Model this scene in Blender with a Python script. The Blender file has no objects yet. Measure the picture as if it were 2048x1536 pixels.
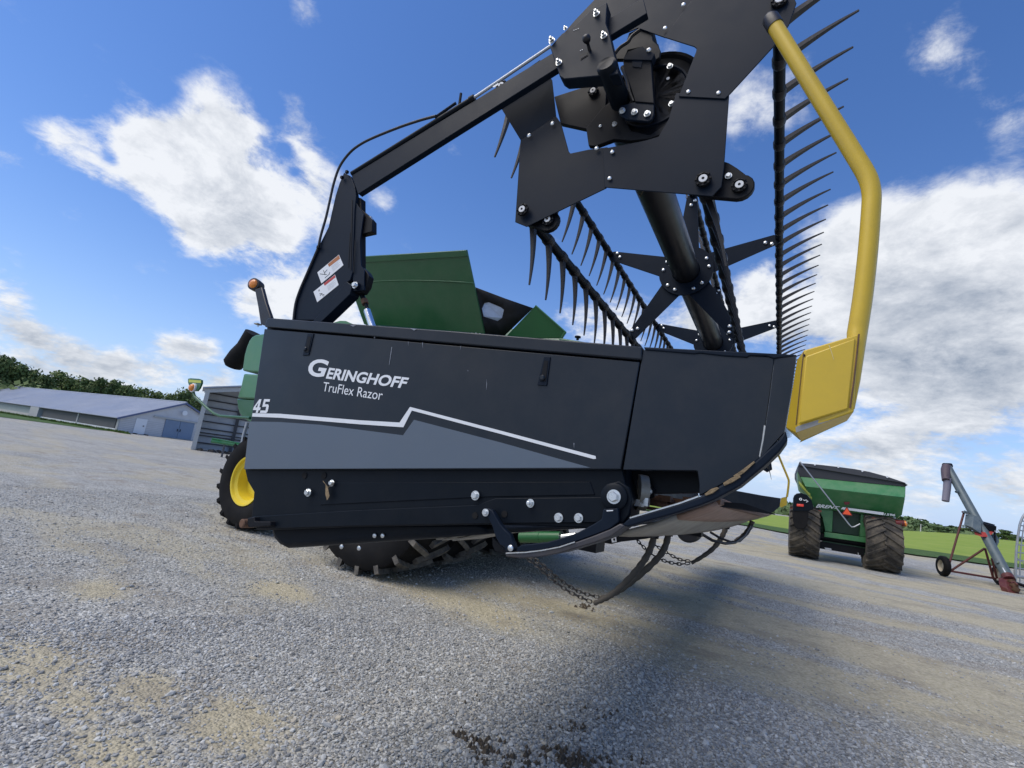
import bpy, bmesh, math, random
import numpy as np
from mathutils import Vector, Matrix
R = math.radians
random.seed(7); rng = np.random.default_rng(11)
scn = bpy.context.scene
COL = scn.collection

# ------------------------------------------------------------------ camera
F_PX, CX, CY, EYE = 970.0, 1024.0, 768.0, 1.45          # focal length in photo pixels, eye height
def ray_cam(x, y): return Vector(((x - CX) / F_PX, (y - CY) / F_PX, 1.0))
_up = ray_cam(285, 844).cross(ray_cam(1558, 1022)).normalized()
if _up.y > 0: _up = -_up
_lat = ray_cam(1558, 1031).normalized()                 # direction of the header's long axis
_Y = (_lat - _up * _lat.dot(_up)).normalized()
_X = _Y.cross(_up)
M3 = Matrix((_X, _Y, _up))                              # camera coords -> world
EYEP = Vector((0, 0, EYE))
cam = bpy.data.cameras.new("camera"); cam_o = bpy.data.objects.new("camera", cam); COL.objects.link(cam_o)
cam.sensor_width = 36; cam.lens = 36 * F_PX / 2048; cam.clip_start = .05; cam.clip_end = 8000
mw = Matrix.Identity(4)
for i, v in enumerate((M3 @ Vector((1, 0, 0)), M3 @ Vector((0, -1, 0)), M3 @ Vector((0, 0, -1)))):
    for k in range(3): mw[k][i] = v[k]
mw.translation = EYEP
cam_o.matrix_world = mw
scn.camera = cam_o
def ray(x, y): return M3 @ ray_cam(x, y)
EV = (M3 @ _lat).normalized(); EU = EV.cross(Vector((0, 0, 1))).normalized(); EW = EU.cross(EV)
def H(x, y, v):                                         # point on the header's upright plane at lateral distance v
    r = ray(x, y); return EYEP + r * (v / r.dot(EV))
def WY(x, y, Y): r = ray(x, y); return EYEP + r * (Y / r.y)
def WX(x, y, X): r = ray(x, y); return EYEP + r * (X / r.x)
def G(x, y, z=0.0): r = ray(x, y); return EYEP + r * ((z - EYE) / r.z)
def RD(x, y, d):                                        # point on the ray at horizontal distance d
    r = ray(x, y); return EYEP + r * (d / math.hypot(r.x, r.y))
def HP(u, v, w): return EYEP + EU * u + EV * v + EW * w

# ------------------------------------------------------------------ sun and sky
SUN_EL, LDIR = R(60), Vector((.42, .5, 0)).normalized()
ldir = Vector((LDIR.x * math.cos(SUN_EL), LDIR.y * math.cos(SUN_EL), -math.sin(SUN_EL)))
sun = bpy.data.lights.new("sun", 'SUN'); sun.energy = 1.95; sun.angle = R(44); sun.color = (1, .93, .83)
sun_o = bpy.data.objects.new("sun", sun); COL.objects.link(sun_o)
sun_o.rotation_euler = ldir.to_track_quat('-Z', 'Y').to_euler()
world = bpy.data.worlds.new("World"); scn.world = world; world.use_nodes = True
WN = world.node_tree.nodes; WL = world.node_tree.links; WN.clear()
def wn(t, **k):
    n = WN.new(t)
    for a, b in k.items(): setattr(n, a, b)
    return n
def wmath(op, a, b=None, c=None, clamp=False):
    n = wn('ShaderNodeMath', operation=op, use_clamp=clamp)
    for i, s in enumerate((a, b, c)):
        if s is None: continue
        if isinstance(s, (int, float)): n.inputs[i].default_value = s
        else: WL.new(s, n.inputs[i])
    return n.outputs[0]
SKY_STR = .1
sky = wn('ShaderNodeTexSky', sky_type='NISHITA', sun_disc=False)
sky.sun_elevation = SUN_EL; sky.sun_rotation = math.atan2(-LDIR.x, -LDIR.y)
sky.air_density = 1.1; sky.dust_density = .3; sky.ozone_density = 3.0; sky.altitude = 200
geo = wn('ShaderNodeNewGeometry'); tc = wn('ShaderNodeTexCoord')
nrm = wn('ShaderNodeVectorMath', operation='NORMALIZE'); WL.new(tc.outputs['Generated'], nrm.inputs[0])
DIRV = nrm.outputs[0]
CL = [ # x, y, size, amount   (where the clouds hang, as directions)
 (222,318,18,-.8),(200,410,34,-.6),(572,300,15,-.7),(590,345,13,-.5),(545,215,22,-.6),(330,200,40,-.5),(270,470,50,-.5),(380,285,55,.7),(350,375,55,.7),(465,365,55,.7),(525,395,50,.7),(445,475,45,.8),(545,455,45,.8),(270,330,45,.6),(330,310,85,1),(420,360,105,1),(500,430,75,.95),(290,275,55,.8),(430,235,52,.85),(490,260,45,.75),(420,160,32,.42),
 (140,285,55,.8),(195,345,42,.6),(95,265,30,.4),(10,320,45,.5),(400,460,50,.7),(560,470,45,.7),
 (600,290,45,.75),(625,370,50,.85),(585,215,32,.5),(650,430,42,.6),(765,405,28,.5),(612,20,34,.5),(680,130,24,.3),
 (550,590,50,1.0),(630,600,60,1.1),(490,605,34,.8),(700,630,50,.9),(160,420,40,.33),(290,530,30,.3),
 (375,692,32,.85),(330,690,26,.6),(420,697,22,.6),(60,672,30,.55),(20,650,30,.5),(150,700,30,.6),(230,725,34,.65),(330,745,36,.65),(180,770,40,.7),(80,690,45,.6),(30,600,32,.6),(110,740,60,.65),(250,765,60,.7),(430,770,45,.8),(-60,560,80,.6),(-100,720,90,.6),
 (1720,455,52,1.0),(1800,490,80,1.2),(1900,470,75,1.2),(2000,450,80,1.2),(1710,570,85,1.2),(1850,610,130,1.3),(2010,620,130,1.3),
 (1760,740,100,1.1),(1950,740,100,1),(1530,565,42,1.0),(1500,630,55,1.0),(1400,650,55,1.),(1250,650,60,.95),(1150,650,50,.7),(1580,650,60,1.0),(1640,500,40,.8),
 (1650,900,60,.62),(1800,860,80,.62),(1950,850,80,.62),(2030,970,70,.6),(1700,975,70,.6),(1880,1000,60,.55),(1560,930,50,.75),(1780,930,60,.4),(1960,930,60,.35),(1995,905,55,-.35),(1780,825,36,-.3),(1645,805,40,-.35),(1930,1010,40,-.25),(2150,700,150,1.0),(2200,950,120,.8),
 (1500,190,52,.52),(1560,235,55,.45),(1470,250,35,.35),(1660,15,42,.3),(1890,50,75,.46),(1866,115,50,.36),(1960,170,60,.40),(2030,240,60,.42),(1930,110,40,.2),(1340,95,32,.5),(1600,140,40,.3),(905,300,22,.35)]
dens = None
for (x, y, s, a) in CL:
    c = ray(x, y).normalized(); sig = .76 * s / F_PX * (ray_cam(x, y).length ** -1.4); k = 1 / (sig * sig)
    d = wn('ShaderNodeVectorMath', operation='DOT_PRODUCT'); WL.new(DIRV, d.inputs[0]); d.inputs[1].default_value = c
    e = wmath('POWER', 2.71828, wmath('MULTIPLY_ADD', d.outputs['Value'], k, -k))
    dens = wmath('MULTIPLY', e, a) if dens is None else wmath('MULTIPLY_ADD', e, a, dens)
for i in range(16):                                      # the rest of the sky goes on the same way
    az, el = R(-20 - i * 17 + 9 * math.sin(i * 2.3)), R(14 + 34 * ((i * .618) % 1)); az += R(-60)
    fx = math.cos(el) * math.cos(az); c = Vector((fx, math.cos(el) * math.sin(az), math.sin(el)))
    if (M3.transposed() @ c).z > .05: continue
    k = 1 / (.16 + .1 * ((i * .37) % 1)) ** 2
    d = wn('ShaderNodeVectorMath', operation='DOT_PRODUCT'); WL.new(DIRV, d.inputs[0]); d.inputs[1].default_value = c
    dens = wmath('MULTIPLY_ADD', wmath('POWER', 2.71828, wmath('MULTIPLY_ADD', d.outputs['Value'], k, -k)), 1.0, dens)
sep = wn('ShaderNodeSeparateXYZ'); WL.new(DIRV, sep.inputs[0])
zc = wmath('ADD', wmath('MAXIMUM', sep.outputs[2], 0.0), .35)
inv = wmath('DIVIDE', 1.0, zc)
flat = wn('ShaderNodeVectorMath', operation='SCALE'); WL.new(DIRV, flat.inputs[0]); WL.new(inv, flat.inputs['Scale'])
def wnoise(vec, scale, detail, rough, dist=0.0):
    n = wn('ShaderNodeTexNoise'); n.inputs['Scale'].default_value = scale; n.inputs['Detail'].default_value = detail
    n.inputs['Roughness'].default_value = rough; n.inputs['Distortion'].default_value = dist
    WL.new(vec, n.inputs['Vector']); return n.outputs[0]
n1 = wnoise(flat.outputs[0], 4.2, 9, .62, .35)
n2 = wnoise(flat.outputs[0], 19, 8, .66, .25)
nn = wmath('MULTIPLY_ADD', n2, .55, wmath('MULTIPLY', n1, .9))     # ~ .675 mean
val = wmath('MULTIPLY_ADD', wmath('ADD', nn, -.725), wmath('MULTIPLY_ADD', wmath('MINIMUM', dens, 1.0), 1.9, 1.3), dens)
mr = wn('ShaderNodeMapRange', interpolation_type='SMOOTHSTEP'); WL.new(val, mr.inputs[0])
mr.inputs[1].default_value = .22; mr.inputs[2].default_value = 1.15
cover = mr.outputs[0]
# thin streaky haze towards the horizon
hz = wmath('POWER', wmath('SUBTRACT', 1.0, wmath('MAXIMUM', sep.outputs[2], 0.0), None, True), 6.5)
# cloud brightness: bright crests, greyer thick bases
off = wn('ShaderNodeVectorMath', operation='ADD'); WL.new(flat.outputs[0], off.inputs[0]); off.inputs[1].default_value = (.02, -.03, .10)
n3 = wnoise(off.outputs[0], 4.2, 9, .62, .35)
shade = wmath('MULTIPLY_ADD', wmath('SUBTRACT', n1, n3), 2.0, .5)
n4 = wnoise(off.outputs[0], 19, 8, .66, .25)
shade = wmath('MULTIPLY_ADD', wmath('SUBTRACT', n2, n4), .7, shade)
base = None                                              # grey undersides of the thick clouds
for (x, y, s_, a) in [(1800,690,95,.75),(1960,680,100,.75),(1700,750,65,.6),(2040,760,90,.6),(1850,910,70,.5),(1600,720,40,.4),(470,430,45,.35),(1980,1000,60,.45),(1740,960,60,.4),(1560,660,35,.35),(1400,690,40,.4),(640,640,40,.3),(110,755,60,.8),(380,705,26,.6),(430,790,50,.7),(250,780,60,.8),(60,690,50,.6),(170,700,40,.6),(20,640,40,.4),(1680,880,40,.3),(1900,950,60,.4)]:
    c = ray(x, y).normalized(); sig = s_ / F_PX * (ray_cam(x, y).length ** -1.2); k = 1 / (sig * sig)
    d = wn('ShaderNodeVectorMath', operation='DOT_PRODUCT'); WL.new(DIRV, d.inputs[0]); d.inputs[1].default_value = c
    e = wmath('POWER', 2.71828, wmath('MULTIPLY_ADD', d.outputs['Value'], k, -k))
    base = wmath('MULTIPLY', e, a) if base is None else wmath('MULTIPLY_ADD', e, a, base)
base = wmath('MULTIPLY', base, wmath('MULTIPLY_ADD', n1, 1.6, .2))
thick = wn('ShaderNodeMapRange'); WL.new(val, thick.inputs[0]); thick.inputs[1].default_value = .8; thick.inputs[2].default_value = 2.1
bright = wmath('SUBTRACT', wmath('ADD', wmath('MULTIPLY', shade, 1.05), .44), wmath('MULTIPLY_ADD', thick.outputs[0], .22, wmath('MULTIPLY', base, .34)), None, True)
ccol = wn('ShaderNodeMix', data_type='RGBA'); WL.new(bright, ccol.inputs[0])
ccol.inputs[6].default_value = (.25 / SKY_STR, .295 / SKY_STR, .37 / SKY_STR, 1); ccol.inputs[7].default_value = (.70 / SKY_STR, .72 / SKY_STR, .755 / SKY_STR, 1)
hs = wn('ShaderNodeHueSaturation'); hs.inputs['Saturation'].default_value = 1.2; hs.inputs['Value'].default_value = 1.02; WL.new(sky.outputs[0], hs.inputs['Color'])
hmix = wn('ShaderNodeMix', data_type='RGBA'); WL.new(wmath('MULTIPLY', hz, .92), hmix.inputs[0]); tint = wn('ShaderNodeVectorMath', operation='MULTIPLY'); WL.new(hs.outputs[0], tint.inputs[0]); tint.inputs[1].default_value = (1.14, 1.07, 1.26); WL.new(tint.outputs[0], hmix.inputs[6])
hmix.inputs[7].default_value = (.33 / SKY_STR, .48 / SKY_STR, .74 / SKY_STR, 1)
mixs = wn('ShaderNodeMix', data_type='RGBA'); WL.new(wmath('MULTIPLY', cover, .97), mixs.inputs[0]); WL.new(hmix.outputs[2], mixs.inputs[6]); WL.new(ccol.outputs[2], mixs.inputs[7])
bg = wn('ShaderNodeBackground'); bg.inputs['Strength'].default_value = SKY_STR; WL.new(mixs.outputs[2], bg.inputs['Color'])
wo = wn('ShaderNodeOutputWorld'); WL.new(bg.outputs[0], wo.inputs['Surface'])
world.cycles.sampling_method = 'MANUAL'; world.cycles.sample_map_resolution = 512
scn.view_settings.view_transform = 'Standard'; scn.view_settings.look = 'None'
scn.view_settings.exposure = 0.36; scn.view_settings.gamma = 1; scn.view_settings.use_curve_mapping = False
scn.cycles.max_bounces = 6; scn.cycles.transparent_max_bounces = 8

# ------------------------------------------------------------------ materials
def mat(name, col, rough=.5, metal=0.0, var=.12, scale=6.0, bump=0.0, bscale=60.0, dirt=None, dirt_amt=.0, dscale=3.0, coat=0.0, spec=.5, emit=None, rnd=0.0, alpha=None):
    m = bpy.data.materials.new(name); m.use_nodes = True
    N = m.node_tree.nodes; L = m.node_tree.links; b = N['Principled BSDF']
    b.inputs['Metallic'].default_value = metal; b.inputs['Specular IOR Level'].default_value = spec
    b.inputs['Coat Weight'].default_value = coat; b.inputs['Coat Roughness'].default_value = .15
    t = N.new('ShaderNodeTexCoord'); src = t.outputs['Object']
    n = N.new('ShaderNodeTexNoise'); n.inputs['Scale'].default_value = scale; n.inputs['Detail'].default_value = 6; n.inputs['Roughness'].default_value = .65; L.new(src, n.inputs['Vector'])
    r = N.new('ShaderNodeMapRange'); L.new(n.outputs[0], r.inputs[0]); r.inputs[1].default_value = .25; r.inputs[2].default_value = .75
    r.inputs[3].default_value = 1 - var; r.inputs[4].default_value = 1 + var
    mx = N.new('ShaderNodeVectorMath'); mx.operation = 'SCALE'; mx.inputs[0].default_value = col[:3]; L.new(r.outputs[0], mx.inputs['Scale'])
    out = mx.outputs[0]
    if rnd:
        oi = N.new('ShaderNodeObjectInfo'); rr = N.new('ShaderNodeMapRange'); L.new(oi.outputs['Random'], rr.inputs[0]); rr.inputs[3].default_value = 1 - rnd; rr.inputs[4].default_value = 1 + rnd
        m2 = N.new('ShaderNodeVectorMath'); m2.operation = 'SCALE'; L.new(out, m2.inputs[0]); L.new(rr.outputs[0], m2.inputs['Scale']); out = m2.outputs[0]
    rb = N.new('ShaderNodeMapRange'); L.new(n.outputs[0], rb.inputs[0]); rb.inputs[1].default_value = .3; rb.inputs[2].default_value = .7
    rb.inputs[3].default_value = max(.02, rough - .07); rb.inputs[4].default_value = min(1, rough + .09)
    rough_out = rb.outputs[0]
    if dirt is not None:
        d = N.new('ShaderNodeTexNoise'); d.inputs['Scale'].default_value = dscale; d.inputs['Detail'].default_value = 9; d.inputs['Roughness'].default_value = .72; L.new(src, d.inputs['Vector'])
        dr = N.new('ShaderNodeMapRange'); L.new(d.outputs[0], dr.inputs[0]); dr.inputs[1].default_value = .42; dr.inputs[2].default_value = .72; dr.inputs[4].default_value = dirt_amt
        dm = N.new('ShaderNodeMix'); dm.data_type = 'RGBA'; L.new(dr.outputs[0], dm.inputs[0]); L.new(out, dm.inputs[6]); dm.inputs[7].default_value = (*dirt[:3], 1); out = dm.outputs[2]
        ra = N.new('ShaderNodeMath'); ra.operation = 'MULTIPLY_ADD'; L.new(dr.outputs[0], ra.inputs[0]); ra.inputs[1].default_value = .4; L.new(rough_out, ra.inputs[2]); rough_out = ra.outputs[0]
    L.new(out, b.inputs['Base Color']); L.new(rough_out, b.inputs['Roughness'])
    if bump:
        bn = N.new('ShaderNodeTexNoise'); bn.inputs['Scale'].default_value = bscale; bn.inputs['Detail'].default_value = 4; L.new(src, bn.inputs['Vector'])
        bb = N.new('ShaderNodeBump'); bb.inputs['Strength'].default_value = bump; bb.inputs['Distance'].default_value = .01; L.new(bn.outputs[0], bb.inputs['Height']); L.new(bb.outputs[0], b.inputs['Normal'])
    if emit:
        b.inputs['Emission Color'].default_value = (*emit[:3], 1); b.inputs['Emission Strength'].default_value = emit[3]
    return m
DUST = (.22, .19, .15)
BLACK = mat('black_paint', (.0075, .0130, .0220), .34, var=.12, scale=3, dirt=DUST, dirt_amt=.045, dscale=7, spec=.36, bump=.16, bscale=2.3)
BLACK2 = mat('black_plate_paint', (.0065, .0125, .0240), .43, var=.12, scale=4, dirt=DUST, dirt_amt=.012, dscale=9, spec=.13)
BEAM = mat('black_beam_paint', (.0028, .0062, .0115), .45, var=.15, scale=5, dirt=DUST, dirt_amt=.018, dscale=6, spec=.16)
DARK = mat('black_cast_metal', (.006, .007, .010), .5, var=.2, scale=9, dirt=DUST, dirt_amt=.012, dscale=9, spec=.18)
PLASTIC = mat('black_plastic', (.009, .009, .013), .45, var=.15, scale=20, bump=.04, bscale=90)
RUBBER = mat('black_rubber', (.010, .010, .011), .75, var=.25, scale=12, dirt=(.09, .08, .065), dirt_amt=.12, dscale=4, bump=.1, bscale=50, spec=.15)
MUDTYRE = mat('muddy_rubber', (.035, .032, .028), .85, var=.3, scale=8, dirt=(.22, .185, .135), dirt_amt=.85, dscale=2.5, bump=.2, bscale=30)
LUGM = mat('dusty_lug_rubber', (.075, .07, .063), .8, var=.3, scale=9, dirt=(.36, .32, .26), dirt_amt=.8, dscale=4, bump=.1)
HOSE = mat('hose_rubber', (.013, .013, .015), .5, var=.2, scale=30)
STEEL = mat('bright_zinc', (.72, .74, .74), .3, metal=.85, var=.15, scale=60)
CHROME = mat('chrome_rod', (.8, .81, .82), .12, metal=1, var=.04, scale=20)
WASHER = mat('white_washer', (.66, .67, .68), .45, var=.1, scale=40)
YELLOW = mat('yellow_paint', (.60, .41, .022), .36, var=.07, scale=5, dirt=(.2, .15, .07), dirt_amt=.14, dscale=8, coat=.2, bump=.015, bscale=30)
RIMY = mat('yellow_rim_paint', (.80, .60, .03), .38, var=.05, scale=5, dirt=(.3, .24, .1), dirt_amt=.12, dscale=6)
GREEN = mat('green_paint', (.018, .105, .036), .36, var=.08, scale=3, dirt=(.2, .22, .15), dirt_amt=.10, dscale=4, coat=.25)
GREENLIT = mat('green_paint_lit', (.060, .20, .085), .38, var=.06, scale=3, dirt=(.25, .28, .2), dirt_amt=.15, dscale=4, coat=.25)  # lighter copy of the green paint, sun and sky light put into the colour
GREENC = mat('green_cart_paint', (.042, .20, .068), .4, var=.10, scale=2, dirt=(.24, .27, .19), dirt_amt=.34, dscale=2, coat=.1)
LIME = mat('lime_decal', (.50, .55, .10), .5, var=.1, scale=5)
WHITE = mat('white_decal', (.76, .78, .80), .45, var=.04, scale=9)
GREYD = mat('grey_blue_decal', (.095, .125, .165), .42, var=.05, scale=3, dirt=DUST, dirt_amt=.05, dscale=5)
CANVAS = mat('black_canvas', (.012, .012, .013), .8, var=.35, scale=7, bump=.5, bscale=9)
TARP = mat('grey_black_tarp', (.030, .032, .038), .6, var=.15, scale=4, bump=.1, bscale=6)
CLEARV = mat('clear_vinyl_window', (.52, .62, .80), .2, var=.2, scale=6, bump=.3, bscale=8)
ORANGE = mat('amber_lens', (.80, .24, .02), .18, var=.2, scale=40, coat=.5, bump=.3, bscale=120)
REDL = mat('red_lens', (.80, .05, .025), .25, var=.1, scale=30, coat=.4)
SMV = mat('orange_red_reflector', (.95, .11, .03), .4, var=.05, scale=10)
SMVD = mat('dark_red_reflector', (.13, .010, .010), .35, var=.1, scale=10)
RUST = mat('rusty_steel', (.14, .075, .045), .8, var=.4, scale=20, bump=.2, bscale=50)
BELT = mat('dusty_steel_underside', (.31, .285, .235), .6, var=.25, scale=5, dirt=(.12, .10, .085), dirt_amt=.5, dscale=7, bump=.1, bscale=20)
BELTR = mat('worn_brown_sheet', (.34, .225, .17), .65, var=.35, scale=9, dirt=(.12, .085, .065), dirt_amt=.5, dscale=14, bump=.1, bscale=20)
RODM = mat('worn_dark_rubber', (.085, .076, .064), .7, var=.3, scale=9, dirt=(.15, .12, .09), dirt_amt=.3, dscale=8, bump=.15)
CHAINM = mat('dark_chain_steel', (.07, .066, .062), .35, metal=.6, var=.4, scale=50)
MUD = mat('dried_mud', (.24, .175, .10), .95, var=.35, scale=30, bump=.6, bscale=80)
GALV = mat('galvanized_tube', (.10, .135, .145), .5, metal=.2, var=.15, scale=4, dirt=(.3, .28, .25), dirt_amt=.2, dscale=4)
SPOUTM = mat('grey_lilac_spout', (.20, .19, .235), .6, var=.1, scale=5)
REDF = mat('faded_red_paint', (.095, .015, .015), .5, var=.25, scale=8, dirt=(.2, .12, .08), dirt_amt=.4, dscale=9)
ROOFM = mat('blue_grey_roof', (.35, .375, .425), .42, metal=.25, var=.12, scale=.4, dirt=(.32, .34, .38), dirt_amt=.3, dscale=.15)
SIDING = mat('white_siding', (.58, .59, .61), .6, var=.06, scale=1.0, dirt=(.35, .33, .3), dirt_amt=.25, dscale=.8)
BLUED = mat('blue_door_paint', (.17, .24, .345), .5, var=.08, scale=1.5)
CURTAIN = mat('dark_grey_curtain', (.115, .12, .125), .8, var=.15, scale=1.2, dirt=(.2, .2, .19), dirt_amt=.3, dscale=.8)
CURTL = mat('pale_green_curtain', (.34, .39, .38), .7, var=.12, scale=.7)
CONC = mat('pale_concrete', (.55, .54, .50), .85, var=.12, scale=2)
SHEDW = mat('grey_shed_sheet', (.50, .51, .525), .5, metal=.2, var=.08, scale=1.5, dirt=(.2, .2, .2), dirt_amt=.3, dscale=.7)
SHEDT = mat('pale_shed_trim', (.42, .43, .42), .55, var=.08, scale=2)
TIMBER = mat('dark_timber', (.085, .085, .09), .8, var=.2, scale=3)
BARK = mat('bark', (.11, .085, .06), .9, var=.3, scale=4)
ALU = mat('dull_aluminium', (.42, .44, .46), .45, metal=.6, var=.12, scale=8)

def leafmat(name, col, dark):
    m = bpy.data.materials.new(name); m.use_nodes = True
    N = m.node_tree.nodes; L = m.node_tree.links; b = N['Principled BSDF']; b.inputs['Roughness'].default_value = .65; b.inputs['Specular IOR Level'].default_value = .25
    g = N.new('ShaderNodeNewGeometry'); n = N.new('ShaderNodeTexNoise'); n.inputs['Scale'].default_value = .5; n.inputs['Detail'].default_value = 3; L.new(g.outputs['Position'], n.inputs['Vector'])
    r = N.new('ShaderNodeMapRange'); L.new(n.outputs[0], r.inputs[0]); r.inputs[1].default_value = .35; r.inputs[2].default_value = .65
    w = N.new('ShaderNodeTexWhiteNoise'); w.noise_dimensions = '1D'; L.new(g.outputs['Random Per Island'], w.inputs['W'])
    a = N.new('ShaderNodeMath'); a.operation = 'MULTIPLY_ADD'; L.new(w.outputs[0], a.inputs[0]); a.inputs[1].default_value = .4; L.new(r.outputs[0], a.inputs[2])
    oi = N.new('ShaderNodeObjectInfo'); s = N.new('ShaderNodeMath'); s.operation = 'MULTIPLY_ADD'; L.new(oi.outputs['Random'], s.inputs[0]); s.inputs[1].default_value = .75; L.new(a.outputs[0], s.inputs[2])
    s2 = N.new('ShaderNodeMath'); s2.operation = 'MULTIPLY'; s2.use_clamp = True; L.new(s.outputs[0], s2.inputs[0]); s2.inputs[1].default_value = .6
    mx = N.new('ShaderNodeMix'); mx.data_type = 'RGBA'; L.new(s2.outputs[0], mx.inputs[0]); mx.inputs[6].default_value = (*dark, 1); mx.inputs[7].default_value = (*col, 1)
    L.new(mx.outputs[2], b.inputs['Base Color'])
    return m
LEAF = leafmat('tree_leaves', (.17, .225, .07), (.035, .066, .022))
LEAF2 = leafmat('far_tree_leaves', (.15, .215, .085), (.06, .105, .045))

# ------------------------------------------------------------------ mesh helpers
class MB:
    def __init__(s): s.v = []; s.f = []
    def add(s, vs, fs):
        o = len(s.v); s.v += [Vector(q) for q in vs]; s.f += [tuple(i + o for i in f) for f in fs]; return s
    def prism(s, pts, vec):
        n = len(pts); pts = [Vector(p) for p in pts]
        fs = [tuple(range(n)), tuple(range(2 * n - 1, n - 1, -1))] + [(i, n + i, n + (i + 1) % n, (i + 1) % n) for i in range(n)]
        return s.add(pts + [p + vec for p in pts], fs)
    def box(s, c, a, b, d):                                # centre and three half vectors
        c, a, b, d = map(Vector, (c, a, b, d)); vs = [c + a * i + b * j + d * k for i in (-1, 1) for j in (-1, 1) for k in (-1, 1)]
        return s.add(vs, [(0, 1, 3, 2), (4, 6, 7, 5), (0, 4, 5, 1), (2, 3, 7, 6), (0, 2, 6, 4), (1, 5, 7, 3)])
    def tube(s, path, r, seg=10, caps=True):
        path = [Vector(p) for p in path]; n = len(path); rs = r if isinstance(r, (list, tuple)) else [r] * n
        o = len(s.v); ref = None
        for i, p in enumerate(path):
            t = (path[min(i + 1, n - 1)] - path[max(i - 1, 0)]).normalized()
            if ref is None:
                ref = Vector((0, 0, 1)) if abs(t.z) < .9 else Vector((1, 0, 0))
            a = (ref - t * ref.dot(t)).normalized(); ref = a; b = t.cross(a)
            for k in range(seg):
                an = 2 * math.pi * k / seg; s.v.append(p + (a * math.cos(an) + b * math.sin(an)) * rs[i])
        for i in range(n - 1):
            for k in range(seg):
                k2 = (k + 1) % seg; s.f.append((o + i * seg + k, o + i * seg + k2, o + (i + 1) * seg + k2, o + (i + 1) * seg + k))
        if caps: s.f.append(tuple(o + k for k in range(seg))[::-1]); s.f.append(tuple(o + (n - 1) * seg + k for k in range(seg)))
        return s
    def lathe(s, c, axis, prof, seg=24, a0=None, closed=False):      # profile of (radius, height along axis)
        c = Vector(c); t = Vector(axis).normalized(); ref = Vector((0, 0, 1)) if abs(t.z) < .9 else Vector((1, 0, 0))
        a = (ref - t * ref.dot(t)).normalized(); b = t.cross(a); o = len(s.v); n = len(prof)
        for (r, h) in prof:
            for k in range(seg):
                an = 2 * math.pi * k / seg; s.v.append(c + t * h + (a * math.cos(an) + b * math.sin(an)) * r)
        for i in range(n if closed else n - 1):
            j = (i + 1) % n
            for k in range(seg):
                k2 = (k + 1) % seg; s.f.append((o + i * seg + k, o + i * seg + k2, o + j * seg + k2, o + j * seg + k))
        if not closed:
            s.f.append(tuple(o + k for k in range(seg))[::-1]); s.f.append(tuple(o + (n - 1) * seg + k for k in range(seg)))
        return s
    def mesh(s, name, off=Vector((0, 0, 0)), m=None, smooth=35, recalc=True):
        me = bpy.data.meshes.new(name); me.from_pydata([v - off for v in s.v], [], s.f)
        if recalc:
            bm = bmesh.new(); bm.from_mesh(me); bmesh.ops.recalc_face_normals(bm, faces=bm.faces); bm.to_mesh(me); bm.free()
        if m: me.materials.append(m)
        if smooth:
            me.polygons.foreach_set('use_smooth', [True] * len(me.polygons)); me.set_sharp_from_angle(angle=R(smooth))
        return me
def root_of(o):
    while o.parent: o = o.parent
    return o
def put(name, mb, m, parent=None, bevel=0, smooth=35, label=None, kind=None):
    off = root_of(parent).location if parent else Vector((0, 0, 0))
    o = bpy.data.objects.new(name, mb.mesh(name, off, m, smooth)); COL.objects.link(o)
    if parent: o.parent = parent
    if bevel:
        b = o.modifiers.new('bevel', 'BEVEL'); b.width = bevel; b.segments = 2; b.limit_method = 'ANGLE'; b.angle_limit = R(40)
    if label: o['label'] = label
    if kind: o['kind'] = kind
    return o
def link(name, me, parent, loc, rot=None, scale=None):
    o = bpy.data.objects.new(name, me); COL.objects.link(o); o.parent = parent
    L = loc - root_of(parent).location
    mtx = Matrix.Translation(L)
    if rot is not None: mtx = mtx @ rot.to_4x4()
    if scale is not None: mtx = mtx @ Matrix.Diagonal((*([scale] * 3 if not isinstance(scale, (tuple, list)) else scale), 1))
    o.matrix_basis = mtx
    return o
def thing(name, label, cat, loc, group=None):
    o = bpy.data.objects.new(name, None); COL.objects.link(o); o.location = loc; o.empty_display_size = .2
    tag(o, label, cat, group); return o
def tag(o, label, cat, group=None):
    o['label'] = label; o['category'] = cat
    if group: o['group'] = group
def axes(x, y, z): return Matrix((x, y, z)).transposed()      # columns
RH = axes(EU, EV, EW)

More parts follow.
